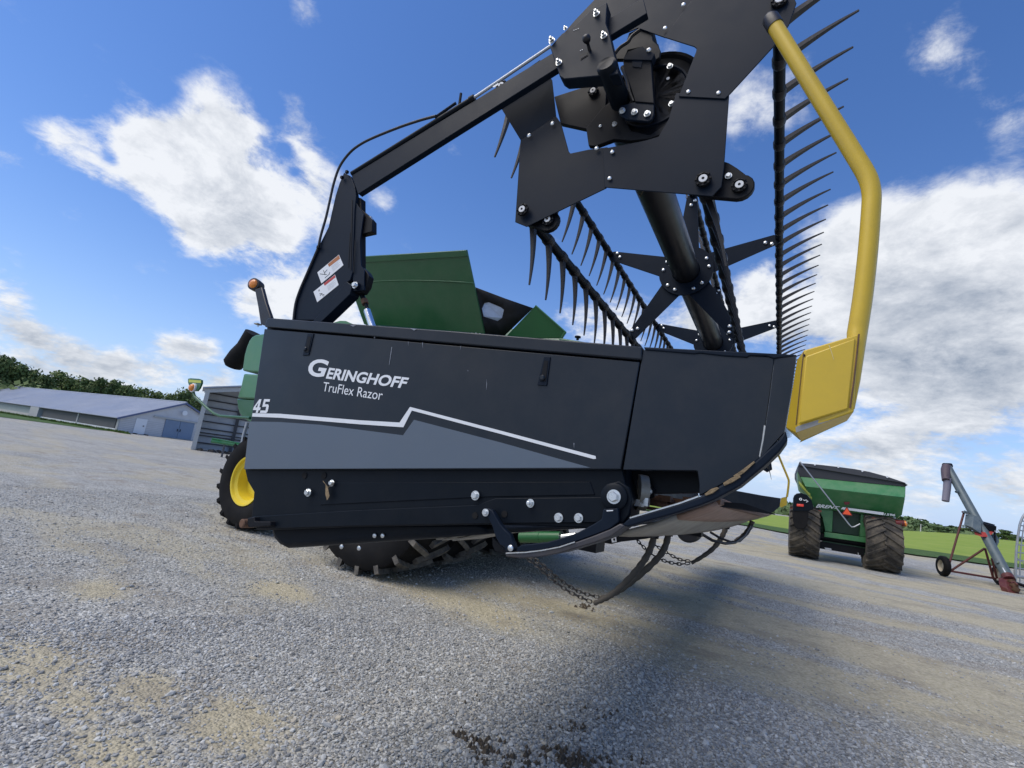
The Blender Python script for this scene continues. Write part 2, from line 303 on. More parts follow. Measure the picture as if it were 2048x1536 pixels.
# ------------------------------------------------------------------ ground
TAN = [ # x, y (photo) -> patches of bare yellowish dirt: centre, half sizes, direction
 (60,1330,.55,.30),(290,1375,.34,.2),(470,1440,.36,.25),(160,1400,.3,.14),(230,1520,.45,.2),(200,1175,.35,.25),(560,1180,.5,.3),(900,1195,1.3,.45),(1120,1215,.9,.4),(1000,1180,.9,.5)]
STREAK = [(1600,1345,2.2,.25),(1760,1370,1.6,.2),(1850,1330,2.2,.2),(1700,1190,3.6,.5),(1560,1150,3.2,.5),(1620,1260,2.6,.3),(1900,1230,3.2,.4),(2000,1290,2.4,.3),(1950,1390,1.6,.2),(1480,1330,1.2,.25),(1800,1410,1.0,.14)]
TC = [(G(x, y), a, b, .3) for x, y, a, b in TAN] + [(G(x, y), a, b, 1.0) for x, y, a, b in STREAK]
def vnoise(x, y, s, seed):
    x = x * s; y = y * s; xi = np.floor(x).astype(np.int64); yi = np.floor(y).astype(np.int64); fx = x - xi; fy = y - yi
    def h(a, b):
        n = (a * 374761393 + b * 668265263 + seed * 974711) & 0x7fffffff; n = ((n ^ (n >> 13)) * 1274126177) & 0x7fffffff
        return ((n ^ (n >> 16)) & 0xffff) / 65535.0
    fx = fx * fx * (3 - 2 * fx); fy = fy * fy * (3 - 2 * fy)
    return (h(xi, yi) * (1 - fx) + h(xi + 1, yi) * fx) * (1 - fy) + (h(xi, yi + 1) * (1 - fx) + h(xi + 1, yi + 1) * fx) * fy
SX, SY = math.cos(R(-8)), math.sin(R(-8))
def tan_amount(x, y):
    wob = vnoise(x, y, 3.1, 1) * .6 + vnoise(x, y, 8.3, 2) * .5 + vnoise(x, y, 19., 8) * .3
    t = np.zeros_like(x)
    for c, a, b, st in TC:
        dx, dy = x - c.x, y - c.y; p = dx * SX + dy * SY; q = -dx * SY + dy * SX
        t = np.maximum(t, np.exp(-((p / a) ** 2 + (q / b) ** 2)) * (.5 + .75 * wob))
    p = x * SX + y * SY; q = -x * SY + y * SX
    q = q + (vnoise(x, y, .37, 31) - .5) * 1.9 + (vnoise(x, y, 1.3, 32) - .5) * .5
    s = vnoise(p * .30, q * .95, 1.0, 5) * .6 + vnoise(p * .7, q * 3.4, 1.0, 6) * .4
    r = np.hypot(x, y); right = np.clip((x + .3 * y + .8) / 2.2, 0, 1)
    t = np.maximum(t, np.clip((s - .50) * 6.5, 0, 1.0) * np.clip((r - 3) / 4, 0, 1) * (.45 + .55 * right))
    return np.clip(t + .07 * right * np.clip((r - 2.5) / 4, 0, 1) * (.4 + wob), 0, 1)
rr = np.concatenate([[0], np.geomspace(.5, 30, 150), np.geomspace(32, 5000, 40)])
na = 420; aa = np.linspace(0, 2 * math.pi, na, endpoint=False)
gx = (rr[1:, None] * np.cos(aa)).ravel(); gy = (rr[1:, None] * np.sin(aa)).ravel()
gz = (vnoise(gx, gy, .9, 21) - .5) * .02 * np.clip((np.hypot(gx, gy) - 1) / 3, 0, 1) * (np.hypot(gx, gy) < 60)
gz = gz - .012
verts = np.vstack([[[0, 0, -.012]], np.stack([gx, gy, gz], 1)])
faces = [(0, 1 + k, 1 + (k + 1) % na) for k in range(na)]
for i in range(len(rr) - 2):
    for k in range(na):
        k2 = (k + 1) % na; faces.append((1 + i * na + k, 1 + (i + 1) * na + k, 1 + (i + 1) * na + k2, 1 + i * na + k2))
gm = bpy.data.meshes.new('ground'); gm.from_pydata(verts.tolist(), [], faces)
at = gm.attributes.new('dirt', 'FLOAT', 'POINT'); at.data.foreach_set('value', np.concatenate([[0.3], tan_amount(gx, gy)]).astype(np.float32))
gm.polygons.foreach_set('use_smooth', [True] * len(gm.polygons))
ground = bpy.data.objects.new('ground', gm); COL.objects.link(ground); ground['kind'] = 'structure'
m = bpy.data.materials.new('gravel_ground'); m.use_nodes = True; N = m.node_tree.nodes; L = m.node_tree.links; b = N['Principled BSDF']
b.inputs['Roughness'].default_value = .85; b.inputs['Specular IOR Level'].default_value = .3
g = N.new('ShaderNodeNewGeometry'); P = g.outputs['Position']
def gn_noise(sc, det=6, ro=.6, vec=None):
    n = N.new('ShaderNodeTexNoise'); n.inputs['Scale'].default_value = sc; n.inputs['Detail'].default_value = det; n.inputs['Roughness'].default_value = ro; L.new(vec or P, n.inputs['Vector']); return n.outputs[0]
def gn_math(op, a, b2, c=None):
    n = N.new('ShaderNodeMath'); n.operation = op
    for i, q in enumerate((a, b2, c)):
        if q is None: continue
        if isinstance(q, (int, float)): n.inputs[i].default_value = q
        else: L.new(q, n.inputs[i])
    return n.outputs[0]
vor = N.new('ShaderNodeTexVoronoi'); vor.inputs['Scale'].default_value = 62; L.new(P, vor.inputs['Vector'])
vor2 = N.new('ShaderNodeTexVoronoi'); vor2.inputs['Scale'].default_value = 21; L.new(P, vor2.inputs['Vector'])
sp = N.new('ShaderNodeSeparateColor'); L.new(vor.outputs['Color'], sp.inputs[0])
ra = N.new('ShaderNodeValToRGB'); L.new(sp.outputs[0], ra.inputs[0])
cr = ra.color_ramp; cr.elements[0].color = (0.193, 0.190, 0.171, 1); cr.elements[1].color = (0.674, 0.665, 0.607, 1)
e = cr.elements.new(.45); e.color = (0.347, 0.342, 0.308, 1); e = cr.elements.new(.8); e.color = (0.490, 0.485, 0.441, 1)
big = gn_noise(.35, 5, .6); mid = gn_noise(2.2, 6, .65); fine = gn_noise(30, 5, .7)
mp = N.new('ShaderNodeMapping'); mp.inputs['Rotation'].default_value = (0, 0, R(8)); mp.inputs['Scale'].default_value = (.22, 1.5, 1); L.new(P, mp.inputs[0])
strk = gn_noise(1.0, 7, .62, mp.outputs[0])
att = N.new('ShaderNodeAttribute'); att.attribute_name = 'dirt'
br = gn_math('MULTIPLY_ADD', big, .6, gn_math('MULTIPLY_ADD', strk, 1.1, .17))
sc1 = N.new('ShaderNodeVectorMath'); sc1.operation = 'SCALE'; L.new(ra.outputs[0], sc1.inputs[0]); L.new(br, sc1.inputs['Scale'])
tr = N.new('ShaderNodeValToRGB'); L.new(fine, tr.inputs[0]); tr.color_ramp.elements[0].color = (.30, .258, .150, 1); tr.color_ramp.elements[1].color = (.68, .605, .425, 1)
tr.color_ramp.elements[0].position = .25; tr.color_ramp.elements[1].position = .72
tmix = N.new('ShaderNodeMix'); tmix.data_type = 'RGBA'
edge = N.new('ShaderNodeMapRange'); edge.interpolation_type = 'SMOOTHSTEP'
L.new(gn_math('MULTIPLY_ADD', fine, .55, gn_math('MULTIPLY_ADD', mid, .5, gn_math('ADD', att.outputs['Fac'], -.52))), edge.inputs[0]); edge.inputs[1].default_value = .05; edge.inputs[2].default_value = .85; edge.inputs[4].default_value = .92
L.new(edge.outputs[0], tmix.inputs[0]); L.new(sc1.outputs[0], tmix.inputs[6]); L.new(tr.outputs[0], tmix.inputs[7])
# damp brown earth showing through here and there
bmix = N.new('ShaderNodeMix'); bmix.data_type = 'RGBA'; bl = N.new('ShaderNodeMapRange'); L.new(gn_math('MULTIPLY_ADD', mid, .5, gn_math('MULTIPLY', strk, .5)), bl.inputs[0]); bl.inputs[1].default_value = .49; bl.inputs[2].default_value = .64; bl.inputs[4].default_value = .7
L.new(bl.outputs[0], bmix.inputs[0]); L.new(tmix.outputs[2], bmix.inputs[6]); bmix.inputs[7].default_value = (.25, .215, .165, 1)
L.new(bmix.outputs[2], b.inputs['Base Color'])
hgt = gn_math('MULTIPLY_ADD', vor.outputs['Distance'], -1.0, gn_math('MULTIPLY_ADD', vor2.outputs['Distance'], -1.2, gn_math('MULTIPLY', fine, .8)))
bp = N.new('ShaderNodeBump'); bp.inputs['Strength'].default_value = .8; bp.inputs['Distance'].default_value = .014; L.new(hgt, bp.inputs['Height']); L.new(bp.outputs[0], b.inputs['Normal'])
gm.materials.append(m)

# loose gravel stones near the camera
def sector(n, r0, r1, pw):
    a = rng.uniform(R(58), R(182), n); u = rng.random(n); r = (r0 ** pw + u * (r1 ** pw - r0 ** pw)) ** (1 / pw); return r * np.cos(a), r * np.sin(a)
pts = [sector(95000, .9, 4.8, 1.6), sector(75000, 4.2, 13, 1.2)]
sx = np.concatenate([p[0] for p in pts]); sy = np.concatenate([p[1] for p in pts])
keep = rng.random(len(sx)) > tan_amount(sx, sy) * 1.05 - .06
sx, sy = sx[keep], sy[keep]
ss = np.exp(rng.normal(math.log(.0082), .34, len(sx))).clip(.004, .03)
st = bpy.data.meshes.new('gravel'); st.from_pydata(np.stack([sx, sy, (vnoise(sx, sy, .9, 21) - .5) * .02 * np.clip((np.hypot(sx, sy) - 1) / 3, 0, 1) - .012 + ss * .2], 1).tolist(), [], [])
a_ = st.attributes.new('size', 'FLOAT', 'POINT'); a_.data.foreach_set('value', ss.astype(np.float32))
stones = bpy.data.objects.new('gravel', st); COL.objects.link(stones); stones['kind'] = 'stuff'
sm = bpy.data.materials.new('limestone_chips'); sm.use_nodes = True; N2 = sm.node_tree.nodes; L2 = sm.node_tree.links
oi = N2.new('ShaderNodeObjectInfo'); r2 = N2.new('ShaderNodeValToRGB'); L2.new(oi.outputs['Random'], r2.inputs[0]); L2.new(r2.outputs[0], N2['Principled BSDF'].inputs['Base Color'])
c = r2.color_ramp; c.elements[0].color = (0.237, 0.235, 0.222, 1); c.elements[1].color = (0.653, 0.645, 0.598, 1)
for p_, q_ in ((.35, (0.337, 0.335, 0.314, 1)), (.62, (0.455, 0.455, 0.430, 1)), (.82, (0.535, 0.535, 0.500, 1)), (.9, (0.455, 0.400, 0.304, 1)), (.95, (0.574, 0.570, 0.529, 1))):
    e = c.elements.new(p_); e.color = q_
N2['Principled BSDF'].inputs['Roughness'].default_value = .8
ng = bpy.data.node_groups.new('scatter', 'GeometryNodeTree'); ng.interface.new_socket('Geometry', in_out='INPUT', socket_type='NodeSocketGeometry'); ng.interface.new_socket('Geometry', in_out='OUTPUT', socket_type='NodeSocketGeometry')
A = ng.nodes.new; gi = A('NodeGroupInput'); go = A('NodeGroupOutput'); ins = A('GeometryNodeInstanceOnPoints'); ico = A('GeometryNodeMeshIcoSphere'); ico.inputs['Subdivisions'].default_value = 1; ico.inputs['Radius'].default_value = 1
tf = A('GeometryNodeTransform'); tf.inputs['Scale'].default_value = (1.15, .85, .65)
mt = A('GeometryNodeSetMaterial'); mt.inputs['Material'].default_value = sm
rv = A('FunctionNodeRandomValue'); rv.data_type = 'FLOAT_VECTOR'; rv.inputs[0].default_value = (-.6, -.6, 0); rv.inputs[1].default_value = (.6, .6, 6.28)
na_ = A('GeometryNodeInputNamedAttribute'); na_.data_type = 'FLOAT'; na_.inputs[0].default_value = 'size'
rs = A('FunctionNodeRandomValue'); rs.data_type = 'FLOAT_VECTOR'; rs.inputs[0].default_value = (.7, .6, .6); rs.inputs[1].default_value = (1.3, 1.2, 1.2); rs.inputs['Seed'].default_value = 4
vm = A('ShaderNodeVectorMath'); vm.operation = 'SCALE'
K = ng.links.new
K(gi.outputs[0], ins.inputs['Points']); K(ico.outputs[0], tf.inputs[0]); K(tf.outputs[0], mt.inputs[0]); K(mt.outputs[0], ins.inputs['Instance'])
K(rv.outputs[0], ins.inputs['Rotation']); K(rs.outputs[0], vm.inputs[0]); K(na_.outputs[0], vm.inputs['Scale']); K(vm.outputs[0], ins.inputs['Scale']); K(ins.outputs[0], go.inputs[0])
gmod = stones.modifiers.new('scatter', 'NODES'); gmod.node_group = ng

# ------------------------------------------------------------------ field, hills
def grassmat(name, c1, c2, c3, sc):
    m = bpy.data.materials.new(name); m.use_nodes = True; N = m.node_tree.nodes; L = m.node_tree.links; b = N['Principled BSDF']; b.inputs['Roughness'].default_value = .8; b.inputs['Specular IOR Level'].default_value = .2
    g = N.new('ShaderNodeNewGeometry')
    n = N.new('ShaderNodeTexNoise'); n.inputs['Scale'].default_value = sc; n.inputs['Detail'].default_value = 8; n.inputs['Roughness'].default_value = .7; L.new(g.outputs['Position'], n.inputs['Vector'])
    r = N.new('ShaderNodeValToRGB'); L.new(n.outputs[0], r.inputs[0]); r.color_ramp.elements[0].position = .3; r.color_ramp.elements[1].position = .72
    r.color_ramp.elements[0].color = (*c1, 1); r.color_ramp.elements[1].color = (*c3, 1); e = r.color_ramp.elements.new(.5); e.color = (*c2, 1)
    L.new(r.outputs[0], b.inputs['Base Color'])
    n2 = N.new('ShaderNodeTexNoise'); n2.inputs['Scale'].default_value = 9; n2.inputs['Detail'].default_value = 4; L.new(g.outputs['Position'], n2.inputs['Vector'])
    bp = N.new('ShaderNodeBump'); bp.inputs['Strength'].default_value = .6; bp.inputs['Distance'].default_value = .1; L.new(n2.outputs[0], bp.inputs['Height']); L.new(bp.outputs[0], b.inputs['Normal'])
    return m
FIELD = grassmat('field_grass', (.20, .29, .04), (.26, .345, .05), (.32, .37, .08), .25)
VERGE = grassmat('verge_grass', (.05, .10, .020), (.065, .12, .025), (.09, .14, .035), .8)
HILLM = grassmat('hill_grass', (.07, .12, .035), (.09, .14, .045), (.12, .17, .06), .03)
def bearing(px): p = ray(px, 900); return math.atan2(p.x, p.y)          # 0 = +Y, positive to the right
horiz = lambda x: 844 + (x - 285) * (1022 - 844) / (1558 - 285)
def ray_slope(px, py): r = ray(px, py); return r.z / math.hypot(r.x, r.y), math.atan2(r.x, r.y)
def interp(tab, b):
    t = sorted(tab)
    if b <= t[0][0]: return t[0][1]
    for (b0, v0), (b1, v1) in zip(t, t[1:]):
        if b <= b1: return v0 + (v1 - v0) * (b - b0) / (b1 - b0)
    return t[-1][1]
near = [(lambda p: (math.atan2(p.x, p.y), math.hypot(p.x, p.y)))(G(x, y)) for x, y in ((1508, 1054), (1574, 1067), (1700, 1088), (1807, 1107), (2032, 1137), (2100, 1147))]
far = [(lambda s: (s[1], EYE + s[0] * 170))(ray_slope(x, y)) for x, y in ((1500, 1024), (1600, 1036), (1804, 1061), (1897, 1066), (1960, 1071), (1995, 1079), (2032, 1082), (2120, 1092))]
def sheet(name, m, b0, b1, nb, dist, zf):
    mb = MB(); nd = len(dist(b0)); bs = [b0 + (b1 - b0) * i / nb for i in range(nb + 1)]
    for b_ in bs:
        for d in dist(b_): mb.v.append(Vector((d * math.sin(b_), d * math.cos(b_), zf(b_, d))))
    for i in range(nb):
        for j in range(nd - 1): mb.f.append((i * nd + j, (i + 1) * nd + j, (i + 1) * nd + j + 1, i * nd + j + 1))
    o = put(name, mb, m, smooth=0, kind='structure')
    for p in o.data.polygons: p.use_smooth = True
    return o
sst = lambda t: max(0, min(1, t)) ** 2 * (3 - 2 * max(0, min(1, t)))
def zfield(b_, d):
    n0 = interp(near, b_); t = (d - n0) / (170 - n0)
    return .035 + sst(t) * (interp(far, b_) - .035) if d <= 170 else interp(far, b_) - (d - 170) * .03
fb0, fb1 = R(-14), R(75)
sheet('field', FIELD, fb0, fb1, 90, lambda b_: [interp(near, b_) + .0] + [interp(near, b_) + q for q in (1, 3, 6, 10, 16, 25, 38, 55, 75, 95)] + [170, 260], zfield)
sheet('grass_verge', VERGE, fb0, fb1, 90, lambda b_: [interp(near, b_) - .9 + .3 * math.sin(b_ * 90) + .2 * math.sin(b_ * 233)] + [interp(near, b_) + q for q in (.0, 4, 9 + .8 * math.sin(b_ * 40))], lambda b_, d: max(.03, zfield(b_, d)) + .03)
hill_t = [(lambda s: (s[1], EYE + s[0] * 420))(ray_slope(x, y)) for x, y in ((900, 925), (1200, 965), (1450, 1000), (1560, 1014), (1600, 1020), (1700, 1030), (1760, 1036), (1800, 1037), (1822, 1040), (1834, 1046), (1865, 1050), (1900, 1053), (1925, 1060), (1960, 1068), (2000, 1078), (2050, 1086), (2150, 1099))]
sheet('hills', HILLM, R(-75), R(80), 140, lambda b_: [200, 250, 320, 420, 600, 1100], lambda b_, d: {200: -4, 250: -3, 320: -1, 420: 1, 600: .9, 1100: .6}[d] * (interp(hill_t, b_) if d > 330 else 1))

# ------------------------------------------------------------------ trees
def crown_mesh(name, seed, n, leaf, lobes, m):
    rg = np.random.default_rng(seed); V = []; Fc = []
    L_ = []
    for _ in range(lobes):
        a = rg.uniform(0, 6.28); h = rg.uniform(.28, .86); rad = .34 * math.sin(min(1, (1.12 - h) * 1.25) * 1.5) * rg.uniform(.35, 1.05)
        L_.append((rad * math.cos(a), rad * math.sin(a), h, rg.uniform(.12, .22)))
    L_.append((0, 0, .86, .14)); L_.append((0, 0, .62, .25))
    for i in range(n):
        cx, cy, cz, cr_ = L_[rg.integers(len(L_))]; d = rg.normal(size=3); d /= np.linalg.norm(d); rad = cr_ * (rg.random() ** .33) * rg.uniform(.8, 1.1)
        p = np.array([cx, cy, cz]) + d * rad * np.array([1, 1, .8]); nrm_ = d + rg.normal(size=3) * .6; nrm_ /= np.linalg.norm(nrm_)
        t = np.cross(nrm_, rg.normal(size=3)); t /= np.linalg.norm(t); bt = np.cross(nrm_, t); s = leaf * rg.uniform(.6, 1.3); k = len(V)
        V += [p + t * s, p + bt * s * .7, p - t * s * .8, p - bt * s * .6]; Fc.append((k, k + 1, k + 2, k + 3))
    me = bpy.data.meshes.new(name); me.from_pydata([tuple(map(float, q)) for q in V], [], Fc); me.materials.append(m); return me
def trunk_mesh(name, seed, lobes=5):
    rd = random.Random(seed); mb = MB(); mb.tube([(0, 0, 0), (.01, 0, .2), (.0, .01, .5), (0, 0, .8)], [.035, .026, .018, .006], 7)
    for _ in range(lobes):
        a = rd.uniform(0, 6.28); h = rd.uniform(.25, .5); mb.tube([(0, 0, h), (.12 * math.cos(a), .12 * math.sin(a), h + .14), (.22 * math.cos(a), .22 * math.sin(a), h + .26)], [.014, .01, .004], 5)
    return mb.mesh(name, m=BARK)
CROWNS = [crown_mesh('crown', s, 2600, .030, 13, LEAF) for s in (1, 2, 3, 4)]
CROWNF = [crown_mesh('far_crown', s, 900, .055, 9, LEAF2) for s in (5, 6, 7)]
TRUNKS = [trunk_mesh('trunk', s) for s in (1, 2)]
ntree = [0]
def tree(base, h, wid, label, group, crowns=CROWNS):
    i = ntree[0]; ntree[0] += 1
    t = thing('broadleaf_tree', label, 'tree', base, group)
    t.rotation_euler = (0, 0, i * 2.4); t.scale = (wid, wid, h)
    for nm, me in (('trunk', TRUNKS[i % 2]), ('crown', crowns[i % len(crowns)])):
        o = bpy.data.objects.new(nm, me); COL.objects.link(o); o.parent = t
    return t
LT = [(-25,703,125),(4,707,118),(22,711,122),(50,717,120),(74,729,124),(97,741,118),(122,738,126),(146,746,120),(170,755,126),(190,761,134),(205,760,120),(232,762,122),(262,762,118),(290,769,126),(318,776,122),(345,787,130),(376,777,116),(398,786,122),(430,790,124)]
ORD = 'first second third fourth fifth sixth seventh eighth ninth tenth eleventh twelfth thirteenth fourteenth fifteenth sixteenth seventeenth eighteenth nineteenth twentieth'.split()
for i, (x, y, d) in enumerate(LT):
    d += 22; top = RD(x, y, d); h = (top.z + .2) * random.uniform(.92, 1.1); b_ = Vector((top.x, top.y, -.2))
    tree(b_, h, max(h * .85, 8) * random.uniform(.85, 1.2), 'leafy tree cut by the left edge of the picture behind the barn' if i == 0 else 'last leafy tree of the row, half hidden behind the open shed' if i == len(LT) - 1 else f'{ORD[i]} leafy tree from the left in the row behind the barn', 'trees behind the long barn')
# lower thicket filling the foot of that row
tk = MB()
def leaf_pile(mb, c, rx, ry, rz, n, s, rg):
    for _ in range(n):
        d = rg.normal(size=3); d /= np.linalg.norm(d); d[2] = abs(d[2]); p = Vector(c) + Vector((d[0] * rx, d[1] * ry, d[2] * rz)) * rg.uniform(.75, 1.05)
        t = Vector(rg.normal(size=3)).normalized(); nv = (Vector(d) + Vector(rg.normal(size=3)) * .5).normalized(); t = (t - nv * t.dot(nv)).normalized(); bt = nv.cross(t); k = s * rg.uniform(.6, 1.3)
        mb.add([p + t * k, p + bt * k * .7, p - t * k, p - bt * k * .7], [(0, 1, 2, 3)])
for i in range(46):
    x = -80 + i * 13; p = RD(x, horiz(x), 132 + 10 * math.sin(i * 1.7)); p.z = 0
    leaf_pile(tk, p, 6, 4, 4.2 + 1.5 * math.sin(i * 2.1), 170, .55, rng)
put('undergrowth', tk, LEAF, smooth=0, kind='stuff')
# wooded hillside on the right: one mass, plus the trees one can pick out
wd = MB()
for x0, x1, ytop, d0, n in ((1806, 1862, 1048, 300, 26), (1836, 1900, 1055, 290, 20), (1862, 1925, 1054, 390, 20), (1566, 1602, 1008, 260, 20), (1540, 1640, 1018, 300, 26), (2016, 2110, 1087, 260, 16), (1925, 1990, 1069, 330, 14), (1800, 1850, 1038, 390, 16)):
    for i in range(n):
        x = x0 + (x1 - x0) * (i + random.random() * .6) / n; d = d0 * random.uniform(.95, 1.1); yt = ytop + (x - (x0 + x1) / 2) * .11 + random.uniform(-3, 4)
        top = RD(x, yt, d); gz_ = EYE - 6 / F_PX * d; h = max(3.0, top.z - gz_)
        leaf_pile(wd, Vector((top.x, top.y, gz_)), h * .55 + 1.5, h * .5 + 1.5, h, 130, .02 * d ** .62 * 2.0, rng)
put('far_woods', wd, LEAF2, smooth=0, kind='stuff')
for x, y, yb, d, w, lab in ((2014, 1060, 1083, 215, 9, 'round dark tree standing alone at the far field edge by the ladder'), (1996, 1066, 1082, 225, 8, 'low dark tree at the far field edge beside the round tree'),
                            (1948, 1052, 1068, 330, 13, 'larger pale feathery tree at the hill foot left of the auger engine'), (1932, 1056, 1067, 330, 10, 'smaller pale tree at the hill foot left of the auger engine'), (2028, 1070, 1086, 240, 8, 'bushy tree at the field edge just left of the ladder'),
                            (1888, 1054, 1069, 280, 12, 'dark round tree at the right end of the hillside wood'), (1860, 1052, 1066, 290, 11, 'dark tree in the hillside wood right of the white pole')):
    top = RD(x, y, d); bot = RD(x, yb, d); tree(bot, top.z - bot.z, w, lab, None, CROWNF)
pl = thing('utility_pole', 'thin pale utility pole at the foot of the wooded hill', 'pole', RD(1841, 1064, 240))
put('pole', MB().tube([RD(1841, 1064, 240), RD(1842, 1048, 240)], [.16, .12], 8), CONC, pl)

# ------------------------------------------------------------------ long barn
BX = -64.6; y0 = WX(233, 863, BX).y; apex = WX(370, 807, BX); yc = apex.y; y1 = 2 * yc - y0; eave = WX(241, 834, BX).z; ridge = apex.z; BL = -150.
barn = thing('long_barn', 'long low barn with blue grey metal roof and white gable end', 'barn', (BX, yc, 0))
vx, vy, vz = Vector((1, 0, 0)), Vector((0, 1, 0)), Vector((0, 0, 1))
def rect(mb, y_a, y_b, z_a, z_b, x, t): return mb.box((x + t / 2, (y_a + y_b) / 2, (z_a + z_b) / 2), (t / 2, 0, 0), (0, (y_b - y_a) / 2, 0), (0, 0, (z_b - z_a) / 2))
put('gable_wall', MB().prism([(BX, y0, -.1), (BX, y1, -.1), (BX, y1, eave), (BX, yc, ridge - .08), (BX, y0, eave)], Vector((-.3, 0, 0))), SIDING, barn)
pan = lambda a, b_: WX(a, b_, BX)
nb = 8
put('siding_back', rect(MB(), y0 + .03, y1 - .03, .0, eave - .03, BX + .002, .008), SHEDW, barn)
for i in range(nb):                                        # lap siding on the lower gable
    z = .02 + i * (eave - .05) / nb
    put('siding_board', rect(MB(), y0 + .05, y1 - .05, z, z + (eave - .05) / nb - .055, BX + .012, .03), SIDING, barn)
d0, d1 = pan(269, 850), pan(292, 850); dt = pan(280, 837).z
dr = put('door', rect(MB(), d0.y, d1.y, .06, dt, BX + .04, .06), WHITE, barn); put('handle', rect(MB(), d1.y - .35, d1.y - .22, .95, 1.05, BX + .11, .05), DARK, dr)
for nm, (a, b_) in (('step', (267, 272)), ('step', (289, 295))): put(nm, rect(MB(), pan(a, 860).y, pan(b_, 860).y, 0, .1, BX + .02, .5), DARK, barn)
e0, e1 = pan(328.5, 850), pan(388, 850); et = pan(350, 841).z; ec = (e0.y + e1.y) / 2
for a, b_ in ((e0.y, ec - .02), (ec + .02, e1.y)):
    d_ = put('sliding_door', rect(MB(), a, b_, .08, et, BX + .04, .08), BLUED, barn); put('handle', rect(MB(), ec - .2 if a < ec - .5 else ec + .12, ec - .12 if a < ec - .5 else ec + .2, .9, 1.2, BX + .13, .05), DARK, d_)
put('door_rail', rect(MB(), pan(307, 833).y, pan(398, 840).y, et + .03, et + .22, BX + .035, .16), SHEDT, barn)
q = pan(367, 826); lamp = put('yard_lamp', MB().lathe(q + Vector((.15, 0, 0)), vx, [(.08, -.15), (.1, 0), (.28, .12), (.3, .2)], 12), WHITE, barn)
put('gable_trim', MB().prism([(BX + .32, y0 - .45, eave - .1), (BX + .32, yc, ridge + .12), (BX + .32, yc, ridge - .1), (BX + .32, y0 - .4, eave - .3)], Vector((.05, 0, 0))), mat('blue_trim', (.10, .13, .24), .5), barn)
put('gable_trim', MB().prism([(BX + .32, y1 + .45, eave - .1), (BX + .32, yc, ridge + .12), (BX + .32, yc, ridge - .1), (BX + .32, y1 + .4, eave - .3)], Vector((.05, 0, 0))), bpy.data.materials['blue_trim'], barn)
for s in (-1, 1):
    ye = y0 - .45 if s < 0 else y1 + .45
    rf = put('roof', MB().prism([(BX + .32, ye, eave - .1), (BX + .32, yc, ridge + .12), (BX + .32, yc, ridge + .05), (BX + .32, ye, eave - .18)], Vector((BL - BX - .3, 0, 0))), ROOFM, barn)
    rb = MB()
    for i in range(110):
        x = BX - i * .77; rb.prism([(x, ye, eave - .09), (x, yc, ridge + .13), (x, yc, ridge + .145), (x, ye, eave - .075)], Vector((-.08, 0, 0)))
    put('roof_rib', rb, ROOFM, rf, kind='stuff')
put('ridge_cap', MB().tube([(BX + .34, yc, ridge + .11), (BL, yc, ridge + .11)], .12, 6), ROOFM, barn)
put('side_wall', MB().box(((BX + BL) / 2, y0 + .15, eave / 2 - .1), ((BL - BX) / 2, 0, 0), (0, .12, 0), (0, 0, eave / 2 - .02)), CURTAIN, barn)
sidep = lambda a, b_: WY(a, b_, y0)
def side_rect(nm, xa, xb, za, zb, m, t=.06): return put(nm, MB().box(((xa + xb) / 2, y0 - t / 2 + .02, (za + zb) / 2), ((xb - xa) / 2, 0, 0), (0, t / 2, 0), (0, 0, (zb - za) / 2)), m, barn)
xs = [sidep(a, b_).x for a, b_ in ((234, 850), (156, 838), (83, 828), (72, 826), (0, 815))]
side_rect('curtain', xs[0] + -.4, xs[1] + .3, .35, eave - .25, CURTAIN); side_rect('curtain', xs[1] - .3, xs[2] + .4, .35, eave - .25, CURTAIN)
side_rect('curtain', xs[3] - 1, BL, .5, eave - .25, CURTL); side_rect('sill_board', xs[0], xs[2], .02, .33, WHITE, .1); side_rect('sill_board', xs[3] - 1, BL, .02, .5, CONC, .1)
side_rect('corner_post', xs[0] + .4, xs[0], 0, eave - .2, SHEDT, .12); side_rect('wall_post', xs[1] - .15, xs[1] + .15, 0, eave - .2, SHEDT, .12); side_rect('pump_cabinet', xs[3] - .8, xs[2] + .2, 0, eave - .2, SHEDT, .5)
gs = MB()
for i in range(2600):
    x = rng.uniform(-130, -60); t = rng.random(); y = y0 - .6 - t * (.2 + (-60 - x) * .045); s = rng.uniform(.12, .3)
    gs.add([(x - .25, y, 0), (x + .25, y + rng.uniform(-.2, .2), 0), (x + rng.uniform(-.1, .1), y, s)], [(0, 1, 2)])
put('grass', gs, VERGE, smooth=0, kind='stuff')
vgp = [G(x, y, .02) for x, y in ((240, 864), (200, 860), (150, 853.5), (100, 846.5), (50, 840), (0, 833.5), (-60, 826), (-60, 812), (0, 820), (80, 836), (160, 850.5), (225, 861.5))]
vg = MB().add(vgp, [tuple(range(len(vgp)))])
put('grass_strip', vg, VERGE, smooth=0, kind='structure')

